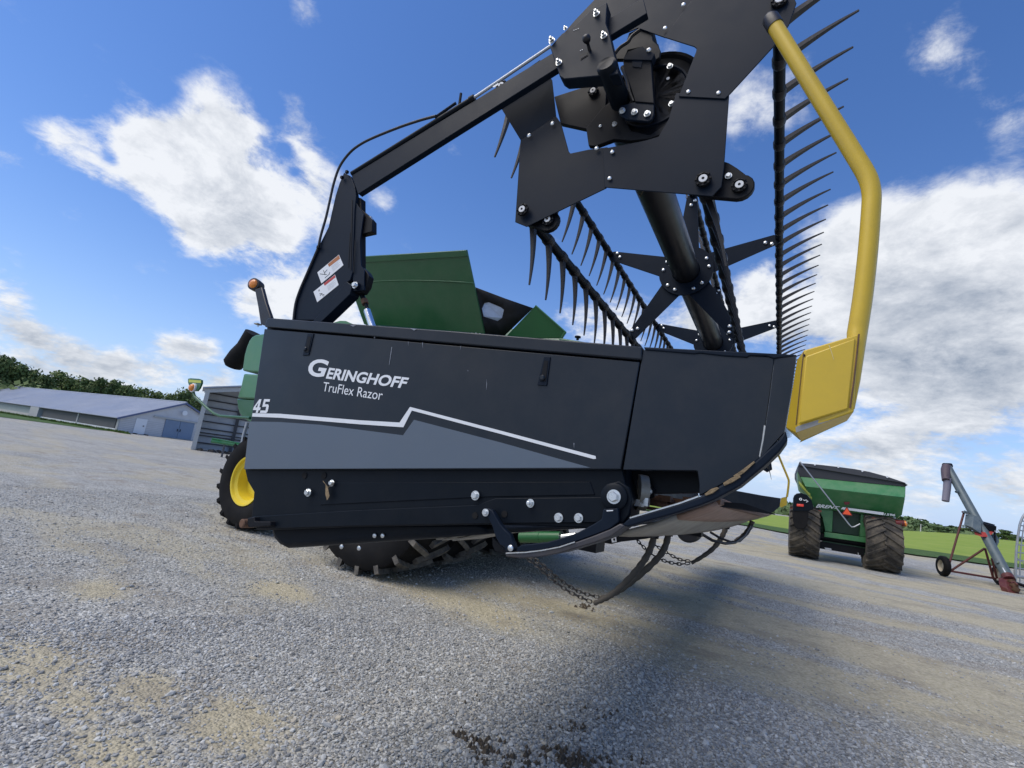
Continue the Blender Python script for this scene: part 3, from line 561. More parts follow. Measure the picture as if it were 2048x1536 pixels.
# ------------------------------------------------------------------ open shed
c0 = G(384, 899); dirA = Vector((c0.x, c0.y, 0)).normalized(); dirB = Vector((-dirA.y, dirA.x, 0)); dirB = dirB if dirB.y > 0 else -dirB
shed = thing('open_shed', 'tall grey metal shed with its open front showing wall girts', 'shed', c0)
def sh(b_, a, z): return c0 + dirB * b_ + dirA * a + vz * z
hh = RD(410, 777, math.hypot(c0.x, c0.y)).z; W_ = 13.; slope = .26; dep = 3.0
put('side_wall', MB().box(sh(.1, dep / 2, hh / 2), dirA * dep / 2, dirB * .06, vz * hh / 2), SHEDW, shed)
put('back_wall', MB().prism([sh(0, dep, 0), sh(W_, dep, 0), sh(W_, dep, hh), sh(W_ / 2, dep, hh + slope * W_ / 2), sh(0, dep, hh)], dirA * .06), SHEDW, shed)
put('side_wall', MB().box(sh(W_ - .1, dep / 2, hh / 2), dirA * dep / 2, dirB * .06, vz * hh / 2), SHEDW, shed)
for i in range(8): put('girt', MB().box(sh(W_ / 2, dep - .09, .5 + i * .56), dirB * (W_ / 2 - .2), dirA * .05, vz * .045), TIMBER, shed)
put('girt', MB().box(sh(W_ / 2, dep - .09, 1.28), dirB * (W_ / 2 - .2), dirA * .05, vz * .04), TIMBER, shed)
for b_ in (2.55, 5.1, 7.6, 10.2): put('post', MB().box(sh(b_, dep - .2, hh / 2 + .2), dirB * .11, dirA * .09, vz * (hh / 2 + .2)), TIMBER, shed)
put('corner_post', MB().box(sh(.06, -.02, hh / 2), dirB * .14, dirA * .12, vz * hh / 2), SHEDT, shed)
put('corner_post', MB().box(sh(W_ - .08, -.02, hh / 2), dirB * .2, dirA * .12, vz * hh / 2), SHEDT, shed)
put('fascia', MB().prism([sh(-.15, -.15, hh - .32), sh(W_ / 2, -.15, hh + slope * W_ / 2 - .4), sh(W_ / 2, -.15, hh + slope * W_ / 2 - .03), sh(-.15, -.15, hh)], dirA * .06), SHEDT, shed)
put('fascia', MB().prism([sh(W_ + .15, -.15, hh - .32), sh(W_ / 2 + .01, -.15, hh + slope * W_ / 2 - .4), sh(W_ / 2 + .01, -.15, hh + slope * W_ / 2 - .03), sh(W_ + .15, -.15, hh)], dirA * .06), SHEDT, shed)
for s in (0, 1):
    e_ = -.3 if s == 0 else W_ + .3
    put('roof', MB().prism([sh(e_, -.35, hh - .02), sh(W_ / 2, -.35, hh + slope * W_ / 2 + .05), sh(W_ / 2, -.35, hh + slope * W_ / 2 + .13), sh(e_, -.35, hh + .08)], dirA * (dep + .8)), ROOFM, shed)
cl = MB()
for i in range(26):
    b_ = random.uniform(.5, 5.5); leaf_pile(cl, sh(b_, -.4 + random.uniform(-.4, .6), 0), .3, .2, .16, 10, .1, rng)
put('debris', cl, mat('dark_litter', (.05, .045, .04), .9, var=.4, scale=9), smooth=0, kind='stuff')
gb = thing('drawbar', 'green steel drawbar resting on stands before the open shed', 'drawbar', G(450, 900))
D_ = math.hypot(*G(450, 908)[:2]) - 6
p_, q_ = RD(422, 882, D_), RD(500, 894, D_)
put('bar', MB().tube([p_, q_], .11, 8), GREENC, gb); put('bar', MB().tube([p_ + vz * .16, q_ + vz * .1], .05, 8), GREENC, gb)
for t in (.35, .9):
    c_ = p_.lerp(q_, t); put('stand', MB().tube([c_, Vector((c_.x, c_.y, 0))], .06, 6), TIMBER, gb)

# ------------------------------------------------------------------ tyres
def tyre(parent, c, axis, Ro, wid, rim, n, m, rm, lugw=.05, lugh=.045, rimdish=.1, seg=48, lm=None):
    c = Vector(c); ax = Vector(axis).normalized(); h = wid / 2; Rb = Ro - lugh
    prof = [(rim, -h * .82), (rim + .04, -h * .95), ((rim + Rb) / 2, -h * 1.02), (Rb - .05, -h * .99), (Rb - .008, -h * .92), (Rb, -h * .5), (Rb, h * .5), (Rb - .008, h * .92), (Rb - .05, h * .99), ((rim + Rb) / 2, h * 1.02), (rim + .04, h * .95), (rim, h * .82)]
    w = bpy.data.objects.new('wheel', None); COL.objects.link(w); w.parent = parent
    put('tyre', MB().lathe(c, ax, prof, seg, closed=True), m, w, smooth=50)
    ref = Vector((0, 0, 1)) if abs(ax.z) < .9 else Vector((1, 0, 0)); a = (ref - ax * ref.dot(ax)).normalized(); b_ = ax.cross(a)
    P_ = lambda an, r, hh_: c + ax * hh_ + (a * math.cos(an) + b_ * math.sin(an)) * r
    lg = MB()
    for i in range(n * 2):
        side = 1 if i % 2 else -1; an = 2 * math.pi * i / (2 * n); sw = wid / Ro * (.42 if lm is None else -.30)
        rows = []
        for t in (0, .35, .7, .97):
            hh_ = side * h * (-.06 + 1.08 * t); aa_ = an + sw * t * .9; rt = Ro if t < .9 else Ro - .012; rb_ = Rb - (.02 if t < .9 else .07); dw = lugw / Ro / 2
            rows.append([P_(aa_ - dw * 1.25, rb_, hh_), P_(aa_ - dw, rt, hh_), P_(aa_ + dw, rt, hh_), P_(aa_ + dw * 1.25, rb_, hh_)])
        o = len(lg.v); lg.v += [q for r_ in rows for q in r_]
        for j in range(3):
            for k in range(3): lg.f.append((o + j * 4 + k, o + j * 4 + k + 1, o + j * 4 + k + 5, o + j * 4 + k + 4))
        lg.f.append((o, o + 1, o + 2, o + 3)); lg.f.append((o + 12, o + 13, o + 14, o + 15)[::-1])
    put('tread_lugs', lg, lm or m, w, smooth=30)
    put('rim', MB().lathe(c, ax, [(.02, -h * .25), (rim * .35, -h * .25), (rim * .42, -h * .3), (rim * .72, -h * .3 + rimdish * .2), (rim * .80, -h * .72), (rim * .93, -h * .8), (rim * .97, -h * .93), (rim + .012, -h * .95), (rim + .012, h * .9), (rim * .9, h * .9), (rim * .8, h * .1), (.02, h * .1)], 40, closed=True), rm, w, smooth=40)
    put('hub', MB().lathe(c - ax * h * .25, ax, [(rim * .22, -.06), (rim * .26, -.03), (rim * .26, .0)], 16), rm, w)
    return w

# ------------------------------------------------------------------ combine harvester
CV = 7.1
comb = thing('combine_harvester', 'green combine harvester with yellow wheels behind the black header', 'combine', (-5.5, CV, 0))
for y in (5.06, 6.0): tyre(comb, (-4.50, y, 1.0), vy, 1.01, .86, .56, 19, RUBBER, RIMY, lugw=.065, lugh=.06, lm=LUGM)
for y in (2 * CV - 5.06, 2 * CV - 6.0): tyre(comb, (-4.50, y, 1.0), -vy, 1.01, .86, .56, 19, RUBBER, RIMY, lugw=.065, lugh=.06, lm=LUGM)
tyre(comb, (-7.50, 5.28, .755), vy, .755, .60, .385, 18, RUBBER, RIMY, lugw=.06, lugh=.05); tyre(comb, (-7.50, 2 * CV - 5.28, .755), -vy, .755, .60, .385, 18, RUBBER, RIMY, lugw=.06, lugh=.05)
put('front_axle', MB().tube([(-4.50, 4.9, 1.0), (-4.50, 9.3, 1.0)], .2, 14).box((-4.36, CV, 1.15), (.35, 0, 0), (0, .9, 0), (0, 0, .3)), DARK, comb)
put('rear_axle', MB().tube([(-7.50, 5.3, .755), (-7.50, 8.9, .755)], .12, 12), GREEN, comb)
put('chassis', MB().box((-5.6, CV, 1.75), (2.6, 0, 0), (0, 1.15, 0), (0, 0, .62)), GREEN, comb)
P5 = lambda *ps: [WY(x, y, 5.3) for x, y in ps]
put('rear_upper_panel', MB().prism(P5((760, 650), (535, 666), (512, 669), (504, 673), (498, 681), (493, 693), (488, 711), (484, 741), (500, 744), (760, 757)), Vector((0, 3.6, 0))), GREENLIT, comb, bevel=.03)
put('rear_middle_panel', MB().prism(P5((760, 759), (500, 748), (487, 747), (481, 774), (474, 796), (500, 798), (760, 806)), Vector((0, 3.6, 0))), GREENLIT, comb, bevel=.03)
put('rear_lower_panel', MB().prism([WY(x, y, 5.32) for x, y in ((760, 807), (500, 799), (473, 797), (475, 815), (479, 828), (488, 838), (500, 846), (760, 852))], Vector((0, 3.5, 0))), GREEN, comb, bevel=.02)
sp_ = [WY(x, y, 5.9) for x, y in ((510, 668), (494, 697), (478, 713), (466, 728), (463, 734))]
put('auger_spout', MB().tube(sp_, [.2, .21, .21, .2, .13], 16), RUBBER, comb, smooth=60)
ap = [WY(x, y, 4.9) for x, y in ((500, 836), (470, 834), (440, 832), (428, 827), (415, 817), (400, 803), (389, 793), (387, 786), (387, 780))]
put('light_arm', MB().tube(ap, .024, 10), GREEN, comb, smooth=60)
Pb = lambda x, y, d=0: WY(x, y, 4.9 + d)
bd = put('light_backing', MB().prism([Pb(x, y) for x, y in ((376, 757.5), (381, 756.5), (398, 757.5), (403, 760), (403, 766), (399, 776), (394, 782), (384, 782), (379, 774), (376, 765))], vy * .03), GREEN, comb)
put('yellow_band', MB().prism([Pb(x, y, -.006) for x, y in ((377.5, 759), (402, 761), (402, 766), (377.5, 764.5))], vy * .004), LIME, bd)
lc = Pb(388, 776, -.0)
put('lamp_ring', MB().lathe(lc, -vy, [(.085, .0), (.085, .03), (.06, .035)], 20), WHITE, bd); put('amber_lens', MB().lathe(lc - vy * .03, -vy, [(.068, 0), (.064, .03), (.04, .05), (.005, .055)], 20), ORANGE, bd, smooth=60)
put('handrail', MB().tube([WY(495, 845, 5.35), WY(488, 868, 5.35), WY(484, 888, 5.35)], .03, 8), ALU, comb)
# grain tank with its flared extension panels
T1, T2, T3, T4 = WY(680, 515.5, 5.25), WY(933, 500, 5.25), WY(969, 668, 5.95), WY(728, 648, 5.95)
nT = (T2 - T1).cross(T4 - T1).normalized(); nT = nT if nT.y > 0 else -nT
put('tank_side_panel', MB().prism([T1, T2, T3, T4], nT * .03), GREEN, comb, bevel=.006)
l_ = lambda a, b_, t: a.lerp(b_, t)
put('panel_lip', MB().prism([T1 - nT * .025, T2 - nT * .025, l_(T2, T3, .07) - nT * .025, l_(T1, T4, .085) - nT * .025], nT * .024), GREEN, comb, bevel=.006)
a1, a2 = l_(T1, T4, .38), l_(T2, T3, .38)
put('panel_rib', MB().tube([l_(a1, a2, t) - nT * .004 - (T4 - T1).normalized() * .05 * math.sin(math.pi * t) for t in (0, .15, .3, .5, .7, .85, 1)], .014, 6), GREEN, comb, smooth=60)
bkT = WY(933, 500, 5.25) + Vector((0, 3.7, 0))
put('tank_side_panel', MB().prism([Vector((p.x, 2 * CV - p.y, p.z)) for p in (T1, T2, T3, T4)], Vector((0, -.03, 0))), GREEN, comb)
put('tank_rear_panel', MB().prism([T1, Vector((T1.x, 2 * CV - T1.y, T1.z)), Vector((T4.x, 2 * CV - T4.y, T4.z)), T4], Vector((.03, 0, 0))), GREEN, comb)
cvv = {k: WY(x, y, Y) for k, (x, y, Y) in {'a': (950, 574, 5.6), 'b': (1066, 616, 6.1), 'c': (1008, 672, 6.25), 'd': (967, 668, 5.97), 'e': (1011, 597, 5.85)}.items()}
# canvas corner with a clear window
wq = [WY(x, y, Y) for x, y, Y in ((964, 617, 5.78), (969, 606, 5.78), (978, 604, 5.80), (1002, 614, 5.9), (1008, 619, 5.92), (1004, 636, 6.0), (995, 642, 6.02), (967, 633, 5.86))]
ob = [cvv['a'], cvv['a'].lerp(cvv['e'], .5), cvv['e'], cvv['b'], cvv['b'].lerp(cvv['c'], .5), cvv['c'], cvv['d'], cvv['a'].lerp(cvv['d'], .6)]
ringo = [ob[7], ob[0], ob[1], ob[2], ob[3], ob[4], ob[5], ob[6]]
cm = MB(); cm.add(ringo + wq, [(i, (i + 1) % 8, 8 + (i + 1) % 8, 8 + i) for i in range(8)])
cvo = put('canvas_corner', cm, CANVAS, comb, smooth=60); so = cvo.modifiers.new('thick', 'SOLIDIFY'); so.thickness = .012
put('window', MB().add(wq, [tuple(range(8))]), CLEARV, cvo, smooth=0)
put('tank_front_panel', MB().prism([WY(1071, 611, 6.1), WY(1131, 664, 6.35), WY(1123, 676, 6.4), WY(1009, 676, 6.25)], Vector((-.02, .03, 0))), mat('green_paint_sunlit', (.030, .15, .045), .36, var=.06, scale=3), comb, bevel=.005)  # same green paint brightened, sunlight on this panel put into the colour
put('panel_edge', MB().tube([WY(1071, 611, 6.09), WY(1131, 664, 6.34)], .012, 6).tube([WY(1131, 664, 6.34), WY(1123, 676, 6.39)], .02, 6), GREENLIT, comb)
rl = MB().prism([WY(x, y, 5.93) for x, y in ((727, 650), (969, 671), (970, 690), (727, 690))], vy * .25)
put('tank_rail', rl, GREENLIT, comb)
put('tank_rail', MB().prism([WY(x, y, 5.95) for x, y in ((970, 671), (984, 674), (1012, 690), (970, 690))], vy * .25), GREENLIT, comb)
hx = MB().lathe((0, 0, 0), (0, -1, 0), [(.02, 0), (.02, .012)], 6).mesh('tank_bolt', m=STEEL)
for x, y in ((768, 657), (798, 659), (806, 660), (832, 661), (838, 661), (870, 663), (877, 664), (907, 665), (915, 665), (944, 667), (952, 667), (960, 668)): link('tank_bolt', hx, comb, WY(x, y, 5.92), scale=.6)
put('engine_cover', MB().prism([WY(x, y, 5.6) for x, y in ((655, 660), (668, 645), (680, 641.5), (692, 642), (706, 649), (712, 662))], vy * 2), GREENLIT, comb, smooth=50)
put('tank_body', MB().box((-5.3, CV, 3.0), (1.25, 0, 0), (0, 1.15, 0), (0, 0, .55)), GREEN, comb)
c1_, c2_ = WY(1118, 675, 6.2), WY(1196, 688, 6.2)
put('cab_roof', MB().prism([c1_, c2_, c2_ - vz * .14, c1_ - vz * .14], vy * 1.8), GREEN, comb, bevel=.02)
put('cab_glass', MB().box(((c1_.x + c2_.x) / 2, CV, c2_.z - .95), ((c2_.x - c1_.x) / 2 - .05, 0, 0), (0, .8, 0), (0, 0, .78)), mat('dark_cab_glass', (.02, .03, .035), .08), comb, bevel=.03)
kn = WY(1155, 680, 6.3); put('beacon_mount', MB().lathe(kn, vz, [(.02, 0), (.02, .03), (.045, .035), (.045, .055), (.02, .06)], 12), DARK, comb)
put('feeder_house', MB().prism([(-3.6, CV - .75, 1.9), (-1.9, CV - .75, 1.5), (-1.9, CV - .75, 1.0), (-3.9, CV - .75, 1.2)], Vector((0, 1.5, 0))), GREEN, comb)
c_ = [WY(x, y, 5.2) for x, y in ((1041, 1074), (1121, 1074))]
lc_ = put('lift_cylinder', MB().tube([c_[0], c_[0].lerp(c_[1], .5), c_[0].lerp(c_[1], .51), c_[1]], [.062, .064, .06, .058], 14), mat('green_cylinder_paint', (.02, .125, .035), .35), comb)
put('rod', MB().tube([c_[1], WY(1152, 1070, 5.2)], .028, 10), CHROME, lc_)

# ------------------------------------------------------------------ grain header
hd = thing('grain_header', 'black combine header raised off the gravel with white lettering on its end', 'header', (-.8, 7.0, 0))
TV = 1.30
def hpoly(*ps, v=TV): return [H(x, y, v) for x, y in ps]
def plate(name, ps, v, t, m, parent=None, bevel=.0015, label=None): return put(name, MB().prism(hpoly(*ps, v=v), EV * t), m, parent or hd, bevel=bevel, label=label)
# end sheets
plate('frame_sheet', ((535, 650), (1285, 705), (1540, 720), (1515, 905), (1400, 938), (1246, 939), (492, 938)), 1.335, .03, DARK)
panel = plate('side_panel', ((528.7, 657.5), (1279.8, 723.5), (1241.5, 939), (487.4, 938.6)), TV, .028, BLACK, bevel=.003)
plate('top_rail', ((532, 643), (534, 637), (541, 635.8), (900, 661.5), (1285, 693), (1283.5, 719.5), (1279, 719.5), (528.9, 653.4)), TV - .005, .075, BLACK, bevel=.004)
front = plate('front_panel', ((1286.5, 699), (1549, 714), (1540, 790), (1522, 914), (1514, 921), (1490, 939), (1462.6, 958), (1430, 976), (1398, 992), (1399, 970), (1395, 942.5), (1391, 941.5), (1245.8, 939.6)), TV, .028, BLACK, bevel=.002)
fm = MB(); f1 = [H(1549.5, 714, TV), H(1540.5, 790, TV), H(1522.5, 914, TV)]; f2 = [H(1592, 712.5, TV - .004), H(1583, 780, TV - .004), H(1569, 863, TV - .004)]
fm.add(f1 + f2, [(0, 1, 4, 3), (1, 2, 5, 4)]); fo = put('front_facet', fm, BLACK, hd, smooth=0); so = fo.modifiers.new('thick', 'SOLIDIFY'); so.thickness = .012
plate('front_top_rail', ((1287, 693.5), (1594, 709), (1593, 714), (1560, 715.5), (1548, 717.5), (1532, 712), (1500, 711.5), (1494, 715), (1452, 712.5), (1420, 709), (1400, 706.5), (1388, 708), (1340, 704), (1290, 700)), TV - .004, .07, BLACK2, bevel=.003)
# decals and lettering on the side panel
DV = TV - .0012
plate('white_stripe', ((505, 826.3), (560, 827.5), (640, 834), (720, 840.5), (799, 845), (820, 813.8), (1000, 861), (1191, 912), (1192, 917.5), (1187, 918), (1000, 867.5), (823.5, 821), (806.5, 854.5), (720, 848.6), (640, 842), (560, 835.5), (504, 833.2)), DV, .0008, WHITE, panel, 0)
plate('grey_decal', ((499, 843), (560, 844), (640, 849.5), (700, 857), (806, 870.5), (828, 839.5), (1000, 884.5), (1181, 935.3), (488.5, 937.8)), DV, .0008, GREYD, panel, 0)
def lettering(name, text, quad, v, m, parent, bold=0.0, shear=0.0, inset=0.0007):
    cu = bpy.data.curves.new(name, 'FONT'); cu.body = text; cu.offset = bold; cu.shear = 0; cu.resolution_u = 4; cu.space_character = 1.0
    to = bpy.data.objects.new(name, cu); COL.objects.link(to); dg = bpy.context.evaluated_depsgraph_get(); dg.update()
    me = bpy.data.meshes.new_from_object(to.evaluated_get(dg)); bpy.data.objects.remove(to)
    xs_ = [q.co.x for q in me.vertices]; ys_ = [q.co.y for q in me.vertices]; x0, x1, y0_, y1_ = min(xs_), max(xs_), min(ys_), max(ys_)
    bl, br_, tr_, tl = [H(x, y, v) for x, y in quad]; off = root_of(parent).location
    for q in me.vertices:
        s, t = (q.co.x - x0) / (x1 - x0), (q.co.y - y0_) / (y1_ - y0_)
        q.co = bl.lerp(br_, s).lerp(tl.lerp(tr_, s), t) - off
    me.materials.clear(); me.materials.append(m); o = bpy.data.objects.new(name, me); COL.objects.link(o); o.parent = parent; return o
z4 = lambda x, y: (400 + x / 2.953, 600 + y / 2.953)
lettering('brand_initial', 'G', [z4(627, 445), z4(728, 459), z4(768, 356), z4(655, 343)], DV, WHITE, panel, .03)
lettering('brand_lettering', 'ERINGHOFF', [z4(742, 464), z4(1208, 524), z4(1236, 459), z4(764, 399)], DV, WHITE, panel, .030)
lettering('model_lettering', 'TruFlex Razor', [z4(722, 538), z4(1073, 592), z4(1084, 535), z4(732, 484)], DV, WHITE, panel, .0)
def digits(name, quads, v, m, parent):
    S4 = [[(.5, 0), (.8, 0), (.8, 1), (.5, 1)], [(0, .2), (.5, .2), (.5, .4), (0, .4)], [(.8, .2), (1, .2), (1, .4), (.8, .4)], [(0, .4), (.24, .4), (.5, .74), (.5, 1)]]
    S5 = [[(.12, .82), (1, .82), (1, 1), (.12, 1)], [(.12, .44), (.42, .44), (.42, .82), (.12, .82)], [(.42, .46), (.68, .46), (.68, .63), (.42, .63)], [(.68, .18), (1, .26), (1, .52), (.88, .63), (.68, .63)], [(0, 0), (.85, 0), (1, .14), (1, .26), (.68, .18), (0, .18)]]
    mb = MB()
    for quad, polys in zip(quads, (S4, S5)):
        bl, br_, tr_, tl = [H(x, y, v) for x, y in quad]
        for pg in polys: mb.add([bl.lerp(br_, a).lerp(tl.lerp(tr_, a), b_) for a, b_ in pg], [tuple(range(len(pg)))])
    return put(name, mb, m, parent, smooth=0)
digits('size_number', ([z4(308, 666), z4(350, 667), z4(372, 586), z4(330, 585)], [z4(353, 667), z4(398, 668), z4(414, 586), z4(374, 585)]), DV, WHITE, panel)
# latches, scratches
for a in (((615, 668), (627, 667), (617, 710), (605, 711)), ((1088, 713), (1100.5, 713.5), (1093, 771), (1074.5, 770))):
    cx_, cy_ = sum(p[0] for p in a) / 4, sum(p[1] for p in a) / 4
    lt = plate('latch', a, DV - .003, .004, BLACK2, panel, .001)
    k_ = [(cx_ + (x - cx_) * .6, cy_ + (y - cy_) * .72) for x, y in a]; plate('latch_recess', k_, DV - .0045, .002, DARK, lt, 0)
    kx, ky = (611, 698) if a[0][0] < 800 else (1085, 756)
    put('latch_knob', MB().lathe(H(kx, ky, DV - .004), -EV, [(.009, 0), (.009, .004), (.006, .007)], 14), BLACK, lt)
SCR = [((783, 694), (784.2, 694), (779, 728), (778, 730)), ((816, 683), (817, 683), (816.5, 692)), ((844, 685), (845.5, 685), (846, 697)), ((921, 692), (922, 692), (920, 700)), ((820, 656), (834, 658), (828, 661)), ((973, 758), (974, 770), (973, 780)), ((935, 740), (936.5, 741), (936, 743)), ((1147, 886), (1148.5, 886), (1148, 897)), ((748, 674), (750, 674), (749, 677)), ((779, 673), (780, 673), (780, 675)), ((700, 650), (712, 651), (706, 653))]
SCUFF = mat('scuffed_paint', (.24, .26, .30), .6, var=.4, scale=200)
for s_ in SCR: plate('paint_scratch', s_, DV - (.006 if s_[0][1] < 672 else 0), .0006, SCUFF, panel, 0)
plate('paint_scratch', ((1528, 850), (1531, 852), (1527, 880), (1520, 915), (1518, 912), (1524, 880)), TV - .001, .0008, mat('bare_metal', (.5, .5, .48), .4, metal=.6, var=.3, scale=40), front, 0)
# bolts: one mesh each kind, copied
bolt_me = MB().lathe((0, 0, 0), -Vector((0, 1, 0)), [(1.35, 0), (1.35, .22)], 18).lathe((0, -.22, 0), -Vector((0, 1, 0)), [(1, 0), (1, .75), (.86, .9)], 6).mesh('bolt', m=STEEL, smooth=25)
carr_me = MB().lathe((0, 0, 0), -Vector((0, 1, 0)), [(1, 0), (.95, .18), (.7, .38), (.3, .48)], 14).mesh('carriage_bolt', m=STEEL, smooth=50)
nut_me = MB().lathe((0, 0, 0), -Vector((0, 1, 0)), [(1.3, 0), (1.3, .15)], 16).lathe((0, -.15, 0), -Vector((0, 1, 0)), [(1, 0), (1, .9)], 6).lathe((0, -1.05, 0), -Vector((0, 1, 0)), [(.55, 0), (.55, .9), (.4, 1.0)], 10).mesh('stud_nut', m=STEEL, smooth=25)
def bolt(x, y, v, px, me=bolt_me, nm='bolt', parent=None):
    p = H(x, y, v); s = px * ((p - EYEP).dot(M3 @ Vector((0, 0, 1)))) / F_PX
    return link(nm, me, parent or hd, p, RH, s)
# lower beam
plate('lower_beam', ((488, 930), (1243, 930), (1250, 965), (1262, 1000), (1240, 1040), (1228, 1058), (1100, 1053), (985, 1049), (700, 1054), (545, 1060), (513, 1059), (503, 1034), (508, 984), (495, 962)), 1.318, .16, BEAM, bevel=.003)
lowp = plate('lower_plate', ((506, 1033), (700, 1021), (955, 1010), (972, 1003), (990, 996.5), (1210, 994), (1222, 1045), (1100, 1046), (985, 1047), (700, 1052), (513, 1058), (505, 1040)), 1.309, .01, BEAM, bevel=.002)
plate('upper_strip', ((640, 965), (1180, 963), (1190, 990), (975, 994), (640, 1010)), 1.315, .006, BEAM, bevel=.002)
plate('pivot_plate', ((1212, 968), (1238, 962), (1258, 975), (1264, 1000), (1258, 1030), (1246, 1046), (1232, 1055), (1222, 1050), (1214, 1020), (1208, 990)), 1.302, .02, BEAM, bevel=.003)
for x, y, px, me in ((951, 991, 7, bolt_me), (971, 1025, 5.5, bolt_me), (1061, 1006.5, 6.5, nut_me), (1117.5, 1035.5, 7, bolt_me), (1157.5, 1036, 7, bolt_me), (617, 985, 6, bolt_me), (664, 966, 5, bolt_me)): bolt(x, y, 1.306, px, me)
put('pivot_washer', MB().lathe(H(1229, 994, 1.30), -EV, [(.036, 0), (.036, .008), (.03, .012)], 24), BEAM, hd); bolt(1228, 993.5, 1.289, 10.5)
for x, y in ((609, 951), (648, 951)): put('drain_hole', MB().lathe(H(x, y, 1.3165), -EV, [(.013, 0), (.013, .001)], 14), mat('hole_black', (.003, .003, .004), .9) if 'hole_black' not in bpy.data.materials else bpy.data.materials['hole_black'], hd)
for x, y in ((950, 1031), (1009, 1028)): put('drain_hole', MB().lathe(H(x, y, 1.3075), -EV, [(.010, 0), (.010, .001)], 14), bpy.data.materials['hole_black'], hd)
lf = put('dry_leaf', MB().add([H(651, 968, 1.30), H(656, 977, 1.298), H(659, 992, 1.296), H(654, 1001, 1.298), H(650.5, 988, 1.299)], [(0, 1, 2, 3, 4)]), MUD, hd)
put('straw', MB().tube([H(646, 962, 1.302), H(656, 975, 1.30), H(668, 966, 1.302)], .0012, 5), MUD, hd)
# foot at the rear lower corner
put('foot_bracket', MB().prism(hpoly((495, 1036), (508, 1034), (509, 1043), (540, 1043), (541, 1052), (497, 1055), (494, 1047), v=1.285), EV * .05), DARK, hd, bevel=.003)
put('foot_pin', MB().lathe(H(484, 1047, 1.285), -EV, [(.018, -.05), (.018, .0), (.014, .003)], 18), RUST, hd)
# roller tube and plates underneath
put('bottom_tube', MB().prism(hpoly((535, 1045), (545, 1078), (556, 1090), (569, 1097), (640, 1092), (860, 1077), (975, 1068), (960, 1040), v=1.36), EV * 11.0), BEAM, hd, bevel=.02)
for i, (a, b_) in enumerate((((872, 1077), (978, 1052)), ((884, 1078), (978, 1059)), ((905, 1079), (979, 1064)))):
    put('wear_strip', MB().prism([H(a[0], a[1], 1.42), H(b_[0], b_[1], 1.42), H(b_[0], b_[1] + 4, 1.42), H(a[0], a[1] + 3, 1.42)], EV * .2), BELT, hd)
for x, y in ((749, 1071), (765, 1071), (683, 1093), (718, 1096)): bolt(x, y, 1.355, 5, carr_me)
# skid arm and its bracket
plate('skid_arm', ((1030, 1105), (1036, 1094), (1044, 1089.5), (1095, 1084), (1130, 1074), (1156, 1064.6), (1187, 1048), (1203, 1038), (1206, 1018), (1236, 1016), (1238, 1044), (1220, 1058), (1190, 1070), (1154, 1083), (1120, 1093), (1084.6, 1100.5), (1050, 1104.5)), 1.28, .03, BLACK2, bevel=.003)
plate('skid_shoe', ((1010.5, 1106.5), (1031, 1105.6), (1050, 1105), (1084, 1101), (1120, 1094), (1154, 1083.5), (1190, 1070.5), (1220, 1058.5), (1240, 1047), (1250, 1052), (1222, 1073), (1190, 1085), (1154, 1096), (1118, 1107), (1084, 1113.5), (1043, 1117), (1011, 1113.5)), 1.272, .09, mat('worn_skid_steel', (.055, .055, .065), .4, metal=.4, var=.3, scale=12, dirt=(.12, .1, .08), dirt_amt=.5, dscale=10), bevel=.003)
put('worn_edge', MB().tube(hpoly((1012, 1106.5), (1050, 1105), (1084, 1101), (1120, 1094), (1150, 1084), v=1.271), .002, 6), STEEL, hd)
plate('skid_bracket', ((967, 1019), (975, 1016.5), (984, 1020), (992, 1034), (1000, 1048), (1010, 1060), (1020, 1068), (1024, 1080), (1028, 1088), (1029, 1100), (1022, 1105), (1012, 1104), (1007, 1092), (1000, 1091), (990, 1072), (984, 1052), (976, 1036), (967, 1030)), 1.276, .02, BLACK2, bevel=.003)
bolt(1021, 1096, 1.272, 6.5, carr_me); bolt(971.5, 1025, 1.274, 5.5)
put('skid_stop', MB().prism(hpoly((985, 1075), (1000, 1090), (1010, 1105), (990, 1102), (985, 1090), v=1.33), EV * .1), DARK, hd)
# parts seen in the notch of the end sheet
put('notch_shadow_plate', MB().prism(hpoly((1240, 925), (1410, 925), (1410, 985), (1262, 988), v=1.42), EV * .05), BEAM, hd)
put('belt_pulley', MB().lathe(H(1283, 985, 1.42), (EU * .9 + EV * .45).normalized(), [(.014, -.012), (.05, -.012), (.05, .012), (.014, .012)], 22), mat('dull_pulley', (.33, .31, .26), .5, metal=.4, var=.3, scale=20), hd, smooth=40)
put('pulley_hub', MB().lathe(H(1300, 984, 1.42), EU, [(.02, -.02), (.022, 0), (.012, .014)], 12), DARK, hd); bolt(1298, 983, 1.40, 5, bolt_me)
put('belt_clamp', MB().box(H(1278, 1006, 1.39), EU * .016, EV * .012, EW * .009), STEEL, hd); put('belt_clamp', MB().box(H(1292, 1004, 1.39), EU * .008, EV * .012, EW * .011), STEEL, hd)
rgm = MB()
for i in range(14): rgm.box(H(random.uniform(1295, 1385), random.uniform(992, 1022), 1.5 + random.random() * .1), EU * random.uniform(.01, .05), EV * .02, EW * random.uniform(.003, .009))
put('knife_drive', rgm, RUST, hd)
pad = plate('latch_sheet', ((1213, 1020.5), (1226, 1020), (1226, 1022), (1213, 1022.8)), 1.27, .001, WHITE, hd, 0)
